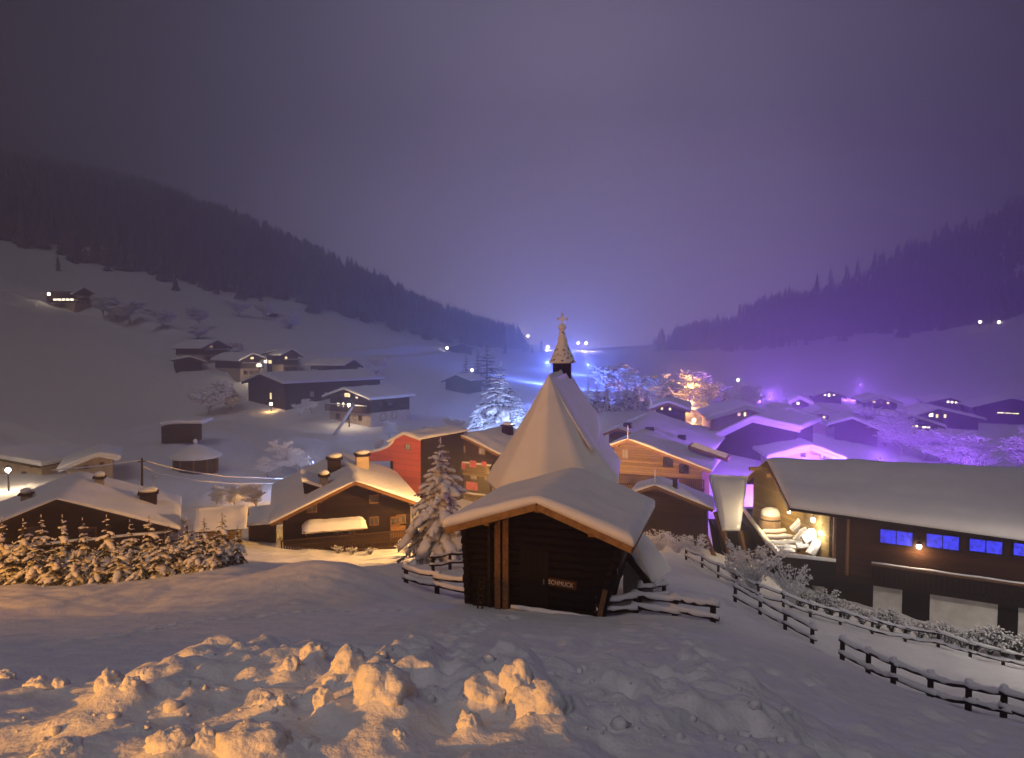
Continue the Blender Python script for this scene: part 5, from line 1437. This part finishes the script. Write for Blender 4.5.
# shrubs
def shrub_meshes(h, seed, n=26, leafy=True, sb=.10):
    rr_ = random.Random(seed); st, sn = MB(), MB()
    for k in range(n):
        az = rr_.uniform(0, 6.283); ln = h * rr_.uniform(.6, 1.05); out_ = rr_.uniform(.1, .75)
        d = Vector((math.cos(az) * out_, math.sin(az) * out_, 1)).normalized()
        pts = [Vector((0, 0, -.1)), d * ln * .5, d * ln + Vector((math.cos(az), math.sin(az), -.4)) * ln * .10]
        st.tube(pts, [.018, .012, .006], 4, cap=False)
        for q_ in range(7):
            t_ = rr_.uniform(.35, 1.0); p = pts[1].lerp(pts[2], t_) if t_ > .5 else pts[0].lerp(pts[1], t_ * 2)
            a2 = rr_.uniform(0, 6.283); o = Vector((math.cos(a2), math.sin(a2), rr_.uniform(-.6, .4))) * h * .14
            s2 = Vector((-o.y, o.x, 0)).normalized() * h * .035
            if leafy: st.add([p, p + o * .5 + s2, p + o, p + o * .5 - s2], [(0, 1, 2, 3)])
            else: sn.tube([p, p + o * .8 + UP * h * .05], [.016, .007], 3, cap=False)
            if rr_.random() < .55: sn.blob(p + o * .6 + UP * .015, h * sb * rr_.uniform(.4, 1), h * sb * rr_.uniform(.4, 1), h * sb * .55, 5, 4, .25, rr_.random())
        sn.blob(pts[2], h * sb * .8, h * sb * .8, h * sb * .6, 6, 4, .25, rr_.random())
        if not leafy: sn.tube([pts[0].lerp(pts[1], .3), pts[1], pts[2]], [.02, .018, .012], 4, cap=False)
    return st.mesh('stems'), sn.mesh('snow_tufts')
SHN = ('stems', 'snow_tufts')
shr = [shrub_meshes(1.25, 800 + k, 34, sb=.055) for k in range(4)]
twig = [shrub_meshes(1.9, 820 + k, 40, leafy=False, sb=.035) for k in range(2)]
hb = [(800, 604), (815, 606), (830, 608), (846, 611), (862, 614), (878, 618), (892, 622), (906, 626), (920, 629), (934, 632), (948, 634), (962, 637), (976, 641), (990, 645), (1004, 649), (1018, 653), (1033, 657)]
for k, (x, y) in enumerate(hb):
    p = Q(x, y + 10, 32.5 - (x - 800) * .012); p.z = gz(p.x, p.y)
    s_ = rnd.uniform(.65, 1.05)
    put_tree(shr[k % 4], ('leaf', 'snow_roof'), 'shrub', f'leafy snow-tufted shrub behind the upper fence, {ordw[k]} from the left'.replace('leftmost from the left', 'leftmost of the row'), p, (s_, s_, s_), k * 1.7, 'shrubs behind the upper fence', 'shrub', SHN)
for x, y, Y, s_, lab, v in ((752, 607, 32, 1.35, 'big white frosted shrub at the corner of the long farmhouse', 0), (791, 612, 31.5, 1.1, 'slim upright frosted shrub right of the big white one', 1), (735, 596, 33, .8, 'small frosted shrub left of the big white one', 1)):
    p = Q(x, y, Y); p.z = gz(p.x, p.y)
    put_tree(twig[v], ('bark', 'snow_roof'), 'frosted_shrub', lab, p, (s_ * (1.2 if v == 0 else .75), s_, s_), x, None, 'shrub', SHN)
wb = [(646, 548, 43, .8, 'orange-lit frosted bush below the plank cabin, left one'), (660, 549, 43, .9, 'orange-lit frosted bush in the middle below the plank cabin'), (677, 552, 42, .9, 'orange-lit frosted bush below the plank cabin, right one'), (695, 556, 42, .9, 'orange-lit bush by the leaning shed posts'),
      (470, 549, 37, .8, 'golden-lit bush right of the tall spruce'), (456, 553, 36, .9, 'golden-lit bush at the foot of the tall spruce'), (420, 545, 40, .9, 'golden-lit bush between awning chalet and tall spruce'), (408, 549, 41, .7, 'low golden bush at the chalet corner'), (480, 540, 38, .9, 'golden-lit bush close behind the granary'), (432, 556, 37, .7, 'low golden bush left of the spruce foot')]
for k, (x, y, Y, s_, lab) in enumerate(wb):
    p = Q(x, y, Y); p.z = gz(p.x, p.y) - .1
    put_tree(twig[k % 2], ('bark', 'snow_roof'), 'frosted_shrub', lab, p, (s_, s_, s_ * .8), k * 2.1, None, 'shrub', SHN)
for k, (x, y, Y) in enumerate([(408, 558, 44), (370, 556, 44), (352, 557, 44), (338, 557, 44)]):
    p = Q(x, y, Y); p.z = gz(p.x, p.y) - .1
    put_tree(shr[k % 4], ('leaf', 'snow_roof'), 'shrub', f'small snowy bush along the front of the awning chalet, {["rightmost", "second from right", "third from right", "leftmost"][k]}', p, (.5, .5, .5), k, 'bushes in front of the awning chalet', 'shrub', SHN)

# far woods: masses on the upper slopes
def cone_tree(V_, F_, x, y, z, h, r_, rr_):
    o = len(V_); n = 6
    for lv in range(3):
        zb = z + h * (.08 + .28 * lv); zt_ = z + h * min(1.0, .48 + .28 * lv); rd_ = r_ * (1 - .28 * lv)
        b0 = len(V_); a0 = rr_.random() * 6
        for k in range(n):
            a_ = a0 + 2 * math.pi * k / n; q_ = rd_ * rr_.uniform(.65, 1.2)
            V_.append((x + q_ * math.cos(a_), y + q_ * math.sin(a_), zb - rr_.random() * h * .06))
        V_.append((x, y, zt_))
        for k in range(n): F_.append((b0 + k, b0 + (k + 1) % n, b0 + n))
def wood_mass(name, label, spans, count, hmin, hmax, seed, mat='forest'):
    rr_ = random.Random(seed); V_, F_ = [], []
    xs, ys = [], []
    while len(xs) < count:
        u = rr_.uniform(spans[0][0], spans[-1][0])
        for (u0, y0, y1), (u1, y2, y3) in zip(spans, spans[1:]):
            if u0 <= u <= u1:
                t_ = (u - u0) / (u1 - u0); lo_, hi_ = y0 + (y2 - y0) * t_, y1 + (y3 - y1) * t_
                Y = lo_ + (hi_ - lo_) * rr_.random() ** 1.25
                X_ = (u - 512) / F * Y + rr_.gauss(0, 9); Y_ = Y + rr_.gauss(0, 9)
                if mnoise.noise(Vector((X_ * .022, Y_ * .022, 3.0))) > .30: break
                xs.append(X_); ys.append(Y_)
    zs = ground(np.array(xs), np.array(ys))
    for x, y, z in zip(xs, ys, zs):
        h = rr_.uniform(hmin, hmax); cone_tree(V_, F_, x, y, float(z) - .5, h, h * .24, rr_)
    me_ = bpy.data.meshes.new(name); me_.from_pydata(V_, [], F_); me_.materials.append(M[mat])
    o = bpy.data.objects.new(name, me_); COL.objects.link(o)
    tag(o, label, 'wood', kind='stuff')
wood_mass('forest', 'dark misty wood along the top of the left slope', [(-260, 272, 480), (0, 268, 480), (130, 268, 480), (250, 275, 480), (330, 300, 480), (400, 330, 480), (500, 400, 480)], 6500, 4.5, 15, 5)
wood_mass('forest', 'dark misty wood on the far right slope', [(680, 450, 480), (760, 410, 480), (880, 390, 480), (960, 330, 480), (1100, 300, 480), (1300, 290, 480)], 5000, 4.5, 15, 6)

# ------------------------------------------------------------------ fences
def fence(name, label, pts, post_h=1.0, rails=(.35, .78), every=None, rr_=.07, snow=.07, mats=('beam_dark', 'beam_dark'), group=None, sink=.0):
    """pts: plan points on the ground; one post at each, rails between"""
    P3 = [Vector((p[0], p[1], gz(p[0], p[1]) - sink)) for p in pts]
    root = thing(name, P3[len(P3) // 2], label, 'fence', group)
    for p in P3:
        mb = MB(); mb.tube([p - UP * .4, p + UP * (rails[-1] + .08 + rnd.uniform(-.05, .06))], [rr_ * 1.15, rr_], 8); o = mb.build('post', mats[0], root)
        mb = MB(); mb.blob(p + UP * (rails[-1] + .10), rr_ * 1.35, rr_ * 1.35, rr_ * 1.0, 8, 6, .1, p.x); mb.build('snow_cap', 'snow_roof', o)
    for a_, b_ in zip(P3, P3[1:]):
        for h_ in rails:
            d0 = rnd.uniform(-.06, .06); ex = (b_ - a_).normalized() * .15
            mid = (a_ + b_) / 2 + UP * (h_ - .04 + d0 / 2) + Vector((0, -.09, 0))
            A_, B_ = a_ + UP * (h_ + d0) - ex + Vector((0, -.09, 0)), b_ + UP * (h_ - d0) + ex + Vector((0, -.09, 0))
            mb = MB(); mb.tube([A_, mid, B_], [rr_ * .95, rr_ * .85, rr_ * .75], 7); o = mb.build('rail', mats[1], root)
            n = 9; sp_ = []
            for k in range(n):
                t_ = k / (n - 1); p = (A_.lerp(mid, t_ * 2) if t_ < .5 else mid.lerp(B_, t_ * 2 - 1)); sp_.append(p + UP * (rr_ * .75))
            mb = MB(); mb.tube(sp_, [snow * rnd.uniform(.55, 1.1) for _ in range(n)], 6); mb.build('rail_snow', 'snow_roof', o)
    return root
def gpts(L_): return [(Q(a_, b_, Y).x, Y) for a_, b_, Y in L_]
fence('fence', 'short log fence with snowy rails left of the granary', gpts([(406, 580, 26), (437, 586, 24.5), (478, 592, 22.6)]), .75, (.30, .66), rr_=.085, snow=.10)
fence('fence', 'small far log fence behind the granary near the tall spruce', gpts([(433, 568, 31), (450, 564, 32), (468, 560, 33), (486, 556, 34)]), .8, (.35, .75), rr_=.07)
fence('fence', 'bent snow-capped log fence right of the granary', gpts([(600, 604, 20.4), (636, 603, 20.6), (675, 606, 20.2), (713, 612, 19.6)]), .62, (.18, .52), rr_=.085, snow=.11)
fence('fence', 'short rail fence below the snow-buried lean-to', gpts([(640, 588, 22.8), (664, 586, 23.4)]), .7, (.3, .62), rr_=.07, snow=.09)
up_l = [(686, 566, 38), (702, 578, 36), (718, 590, 34), (736, 602, 32.5), (758, 614, 31), (783, 622, 30.3), (810, 627, 30), (840, 632, 29.8), (872, 638, 29.4), (905, 646, 29), (938, 653, 28.5), (970, 660, 28), (1003, 668, 27.6), (1040, 677, 27.2)]
fence('fence', 'long upper rail fence running along the shrubs below the farmhouse', gpts(up_l), .85, (.30, .68), rr_=.06, snow=.08, sink=.06)
lo_l = [(735, 611, 26.5), (760, 622, 25), (785, 634, 23.5), (812, 648, 22)]
fence('fence', 'broken middle rail fence between slope and lit path', gpts(lo_l), .8, (.3, .66), rr_=.065, snow=.08, sink=.08)
lo2 = [(842, 668, 20.5), (868, 676, 19.6), (893, 688, 18.6), (930, 700, 17.6), (968, 714, 16.6), (1003, 728, 15.8), (1045, 742, 15)]
fence('fence', 'nearest dark rail fence descending to the lower right corner', gpts(lo2), .85, (.30, .70), rr_=.07, snow=.085, sink=.08)

# power line, snow lance
wpole = Q(142, 470, 50)
wires = [[(52, 470, 52), (97, 466, 51), (142, 460, 50), (180, 470, 53), (225, 476.5, 57), (285, 479, 62)], [(142, 466, 50), (160, 474, 52), (200, 481, 55), (240, 484, 58), (290, 483, 62)]]
for k, W_ in enumerate(wires):
    mb = MB(); mb.tube([Q(*w_) for w_ in W_], .045, 5); tag(mb.build('power_cable', 'snow_roof'), ['upper frost-coated cable strung behind the left chalet', 'lower frost-coated cable sagging behind the hedge roof'][k], 'cable')
pl = thing('cable_pole', Q(142, 490, 50), 'thin wooden cable pole behind the left chalet roof', 'pole')
mb = MB(); mb.tube([Q(142, 500, 50), Q(142, 458, 50)], [.10, .07], 8); mb.build('pole', 'bark', pl)
mb = MB(); mb.tube([Q(138, 462, 50), Q(146, 461, 50)], .04, 6); mb.build('crossarm', 'bark', pl)
ln = thing('snow_lance', Q(333, 438, 94), 'slanted white snow-making lance in front of the lit chalet', 'snow lance')
mb = MB(); mb.tube([Q(333, 437, 94), Q(353, 406, 95)], [.26, .16], 8); mb.build('lance_tube', 'snow_roof', ln)
mb = MB(); mb.tube([Q(334, 443, 94), Q(334, 434, 94)], .2, 8); mb.build('stand', 'metal_grey', ln)
mb = MB(); mb.blob(Q(353, 405.5, 95), .26, .26, .26, 8, 6, .05); mb.build('nozzle', 'metal_grey', ln)

# ------------------------------------------------------------------ snow chunks on the bank
def chunk(k, px, py, wpx, hpx, label, seed, squash=1.0):
    Y = CHP[k][1]; sc = Y / F
    rx, rz = wpx * sc / 2 * 1.05, hpx * sc / 2 * 1.1
    c = Q(px, py, Y) - UP * rz * .12
    bm = bmesh.new(); bmesh.ops.create_icosphere(bm, subdivisions=4, radius=1)
    for v_ in bm.verts:
        d = v_.co.normalized(); q_ = 1 + .34 * mnoise.noise(d * 1.3 + Vector((seed, 0, 0))) + .20 * mnoise.noise(d * 2.6 + Vector((0, seed, 0))) + .12 * mnoise.noise(d * 5 + Vector((0, 0, seed))) + .07 * mnoise.noise(d * 11 + Vector((0, 0, seed))) - .10 * max(0, mnoise.noise(d * 4 + Vector((seed, seed, 0))))
        # broken facets
        for kk in range(3):
            fd = Vector((math.sin(seed * 3 + kk * 2.1), math.cos(seed * 5 + kk * 1.7), math.sin(seed + kk))).normalized()
            m_ = d.dot(fd) * q_
            if m_ > .8: q_ *= .8 / m_ * .3 + .7
        v_.co = Vector((d.x * rx * q_, d.y * (rx + rz) / 2 * q_, d.z * rz * q_ * squash))
    me_ = bpy.data.meshes.new('snow_chunk'); bm.to_mesh(me_); bm.free()
    me_.polygons.foreach_set('use_smooth', [True] * len(me_.polygons))
    me_.materials.append(M['snow_chunk'])
    o = bpy.data.objects.new('snow_chunk', me_); COL.objects.link(o); o.location = c
    o.rotation_euler = (0, 0, 0)
    tag(o, label, 'snow chunk', 'snow chunks on the ploughed bank')
for k, (x, y, w_, h_, lab) in enumerate(ck): chunk(k, x, y, w_, h_, lab, k * 3.7 + 1.2)
# crumbs too small to count
mb = MB(); cr3 = random.Random(77)
xs, ys = [], []
for k in range(220):
    xs.append(cr3.uniform(-7, 2.8)); ys.append(5.2 + abs(cr3.gauss(0, 1.1)) - .9 + .02 * cr3.random())
zs = ground(np.array(xs), np.array(ys))
for x, y, z in zip(xs, ys, zs):
    s_ = .010 + .045 * cr3.random() ** 4; mb.blob((x, y, float(z) + s_ * .3), s_ * cr3.uniform(.8, 1.5), s_, s_ * .8, 6, 4, .3, cr3.random())
o = mb.build('snow_crumbs', 'snow_chunk'); tag(o, 'loose snow crumbs scattered over the bank', 'snow', kind='stuff')

# ------------------------------------------------------------------ lamps
def add_light(parent, loc, col, power, rad=.15, spot=None, aim=None):
    l_ = bpy.data.lights.new('light', 'SPOT' if spot else 'POINT'); l_.energy = power; l_.color = col; l_.shadow_soft_size = rad
    o = bpy.data.objects.new('light', l_); COL.objects.link(o)
    off = Vector((0, 0, 0)); p = parent
    while p is not None: off = off + p.location; p = p.parent
    o.parent = parent; o.location = Vector(loc) - off
    if spot:
        l_.spot_size = R(spot); l_.spot_blend = .6
        o.rotation_euler = (Vector(aim) - Vector(loc)).to_track_quat('-Z', 'Y').to_euler()
    return o
def street_lamp(loc, label, col, power, bulb='bulb_sodium', br=.16,  ground_z=None, cat='street lamp', name='street_lamp', group=None, arm=Vector((0, 0, 0)), spot=None, aim=None, rad=.15, pole=.06):
    loc = Vector(loc); gz_ = gz(loc.x, loc.y) if ground_z is None else ground_z
    root = thing(name, Vector((loc.x, loc.y, gz_)), label, cat, group)
    top = loc + UP * (br + .06)
    foot = Vector((loc.x, loc.y, gz_ - .3)) - arm
    mb = MB(); mb.tube([foot, Vector((foot.x, foot.y, top.z - .1)), Vector((foot.x, foot.y, top.z + .15)) + arm * .3, top + UP * .04], [pole * 1.3, pole, pole * .8, pole * .8], 8); mb.build('pole', 'metal_dark', root)
    mb = MB(); mb.lathe(top, [(br * .3, .10), (br * .9, .05), (br * 1.25, -.01), (br * 1.2, -.03)][::-1], 12); mb.build('lamp_head', 'metal_dark', root)
    mb = MB(); mb.blob(loc, br, br, br, 10, 8, 0, 1); b_ = mb.build('bulb', bulb, root)
    b_.visible_shadow = True
    if power >= 100: add_light(root, loc - UP * (br + rad + .03), col, power, rad, spot, aim)
    return root
SOD = (1.0, .50, .13); WARM = (1.0, .72, .42); BLU = (.11, .18, 1.0); PUR = (.33, .11, 1.0)
SODK = (1.0, .38, .03)
KEY = Vector((-13.0, -6.2, 2.7))
street_lamp(KEY, 'low sodium road lamp behind the viewpoint', SODK, 13500, br=.14, ground_z=0, arm=Vector((-.8, 0, 0)), rad=.15, spot=95, aim=(-3, 20, -4))
street_lamp(Vector((-25.0, 16.5, -1.9)), 'added sodium lamp out of view at the left, lighting the spruce hedge', SODK, 7000, arm=Vector((-.8, 0, 0)), spot=115, aim=Q(250, 570, 27))  # unseen lamp, added so the hedge and mound catch orange light
# lamps among the houses
street_lamp(Q(499, 468, 43), 'sodium street lamp on the path hidden left behind the chapel', SOD, 13000, arm=Vector((.5, .6, 0)), spot=170, aim=Q(425, 515, 46))
street_lamp(Q(604, 463, 54), 'sodium street lamp between chapel and honey-lit chalet', SOD, 5000, arm=Vector((-.5, 0, 0)), spot=165, aim=Q(650, 480, 60))
street_lamp(Q(609, 492, 44), 'low sodium lamp behind the chapel lighting the plank cabin', SOD, 900, br=.1)
street_lamp(Q(278, 496, 54), 'sodium street lamp hidden behind the awning chalet', SOD, 2600, br=.1)
street_lamp(Vector((27.5, 24.0, -4.0)), 'pale street lamp by the path beyond the right edge', (1.0, .86, .70), 4200, 'bulb_white', br=.14, spot=130, aim=Q(950, 640, 30))
street_lamp(Q(8, 470, 56), 'bright white lamp by the shed at the left edge', WARM, 700, 'bulb_white', br=.2)
for k, (x, y, Y, p_, lab) in enumerate([(678, 384, 120, 4200, 'upper left orange street lamp of the far cluster'), (690, 386, 122, 4200, 'upper right orange street lamp of the far cluster'), (677, 402, 112, 2600, 'middle orange street lamp of the far cluster'), (694, 420, 104, 2200, 'lowest orange street lamp of the far cluster')]):
    street_lamp(Q(x, y, Y), lab, (1.0, .43, .08), p_, br=.3, group='orange street lamps in the far cluster')
# floodlights
for x, y, Y, p_, lab in ((563, 381, 120, 26000, 'nearest blue floodlight mast just behind the chapel roof'), (588, 364, 205, 50000, 'blue floodlight mast on the piste right of the spire'), (548, 362, 215, 60000, 'blue floodlight mast on the piste left of the spire'), (572, 352, 290, 60000, 'farthest blue floodlight mast on the piste behind the spire')):
    street_lamp(Q(x, y, Y), lab, BLU, p_, 'bulb_blue', br=.12, cat='floodlight', name='floodlight', group='blue floodlights on the piste')
street_lamp(Q(512, 424, 89), 'white-blue floodlight at the foot of the blue-lit spruce', (.36, .50, 1.0), 12000, 'bulb_blue', br=.1, cat='floodlight', name='floodlight')
street_lamp(Q(484, 430, 88), 'second white-blue floodlight added to brighten the blue-lit spruce', (.36, .50, 1.0), 7000, 'bulb_blue', br=.1, cat='floodlight', name='floodlight')  # extra hidden floodlight, added because the spruce stayed dim
street_lamp(Q(313, 462, 62), 'small blue-white lamp behind the awning chalet', (.5, .6, 1.0), 1800, 'bulb_blue', br=.08)
for x, y, Y, p_, lab in ((800, 463, 64, 26000, 'purple floodlight behind the ridge of the long farmhouse'), (880, 460, 68, 16000, 'purple floodlight behind the long roof near the frosted trees'), (965, 468, 64, 9000, 'purple floodlight behind the long roof at the right edge'), (772, 396, 118, 20000, 'purple floodlight beyond the twin purple gables'), (860, 386, 160, 14000, 'farthest purple floodlight below the right slope')):
    street_lamp(Q(x, y, Y), lab, PUR, p_, 'bulb_purple', br=.06, cat='floodlight', name='floodlight', group='purple floodlights of the village')
# right building lamps
wl0 = wl_(919, 545) + en * .30
wlm = thing('wall_lamp', wl0, 'lit wall lamp between the blue windows of the long farmhouse', 'lamp')
mb = MB(); mb.box(wl_(919, 539) + en * .1, ed * .05, en * .12, UP * .05); mb.build('bracket', 'metal_dark', wlm)
mb = MB(); mb.lathe(wl0 + UP * .12, [(.16, 0), (.09, .12), (.03, .16)], 12); mb.build('shade', 'metal_dark', wlm)
mb = MB(); mb.blob(wl0, .13, .13, .15, 10, 8, 0); mb.build('bulb', 'bulb_white', wlm)
add_light(wlm, wl0 + en * .1 - UP * .25, WARM, 110, .06)
for x, y, Y, lab in ((813, 520, 41.6, 'upper bare bulb over the balcony log heap'), (821, 533, 41.2, 'lower bare bulb by the balcony doorpost')):
    c = Q(x, y, Y); b_ = thing('bulb_lamp', c, lab, 'lamp')
    mb = MB(); mb.blob(c, .13, .13, .15, 10, 8, 0); mb.build('bulb', 'bulb_white', b_)
    mb = MB(); mb.tube([c + UP * .12, c + UP * .35, c + UP * .5 + Vector((.5, .2, 0))], .025, 6); mb.build('cable', 'metal_dark', b_)
    add_light(b_, c + Vector((-.28, -.1, -.1)), (1.0, .86, .66), 120, .06)
gl_p = Q(789, 512, 43.6); gl_o = thing('bulb_lamp', gl_p, 'small added lamp brightening the honey-coloured gable of the long farmhouse', 'lamp')
mb = MB(); mb.blob(gl_p, .09, .09, .10, 10, 8, 0); mb.build('bulb', 'bulb_white', gl_o)
mb = MB(); mb.tube([gl_p + UP * .08, gl_p + UP * .3 + Vector((.15, .05, 0))], .02, 6); mb.build('cable', 'metal_dark', gl_o)
add_light(gl_o, gl_p + Vector((-.9, .8, .1)), (1.0, .70, .34), 380, .06)  # added lamp: lights the gable wall that the two bulbs leave dark
# small lamps seen on the slopes
spots = [(49, 294, 211, 'white lamp at the left end of the highest farmhouse', 500, WARM), (259, 365, 134, 'glaring porch lamp of the left slope farmhouse', 1300, WARM), (271, 404, 114, 'glowing lamp at the door of the long barn', 500, SOD),
 (349, 405, 103, 'bright lamp on the chalet balcony below the long barn', 900, WARM), (400, 322, 330, 'white light on the far wooded slope', 60, WARM), (447, 348, 280, 'white light by the far dark farmhouse', 60, WARM),
 (472, 370, 170, 'small white light left of the dark spruces', 60, WARM), (518, 330, 520, 'brightest light of the distant village', 70000, (1.0, .82, .9)), (508, 335, 500, 'left light of the distant village', 80, WARM), (528, 336, 500, 'right light of the distant village', 80, WARM),
 (548, 347, 420, 'pale light just left of the spire', 40000, (.8, .75, 1.0)), (578, 343, 430, 'pale light just right of the spire', 60, WARM), (586, 343, 430, 'second pale light right of the spire', 40000, (1.0, .78, .85)), (980, 322, 300, 'left of two lights high on the right slope', 80, WARM), (999, 322, 300, 'right of two lights high on the right slope', 80, WARM),
 (738, 380, 200, 'lone small light above the purple spruce', 60, WARM), (268, 321, 236, 'light of the tiny house on the far left slope', 60, WARM)]
for x, y, Y, lab, pw, col in spots:
    street_lamp(Q(x, y, Y), lab, col, pw, 'bulb_white', br=max(.2, Y * .0021), group=None, pole=.08)
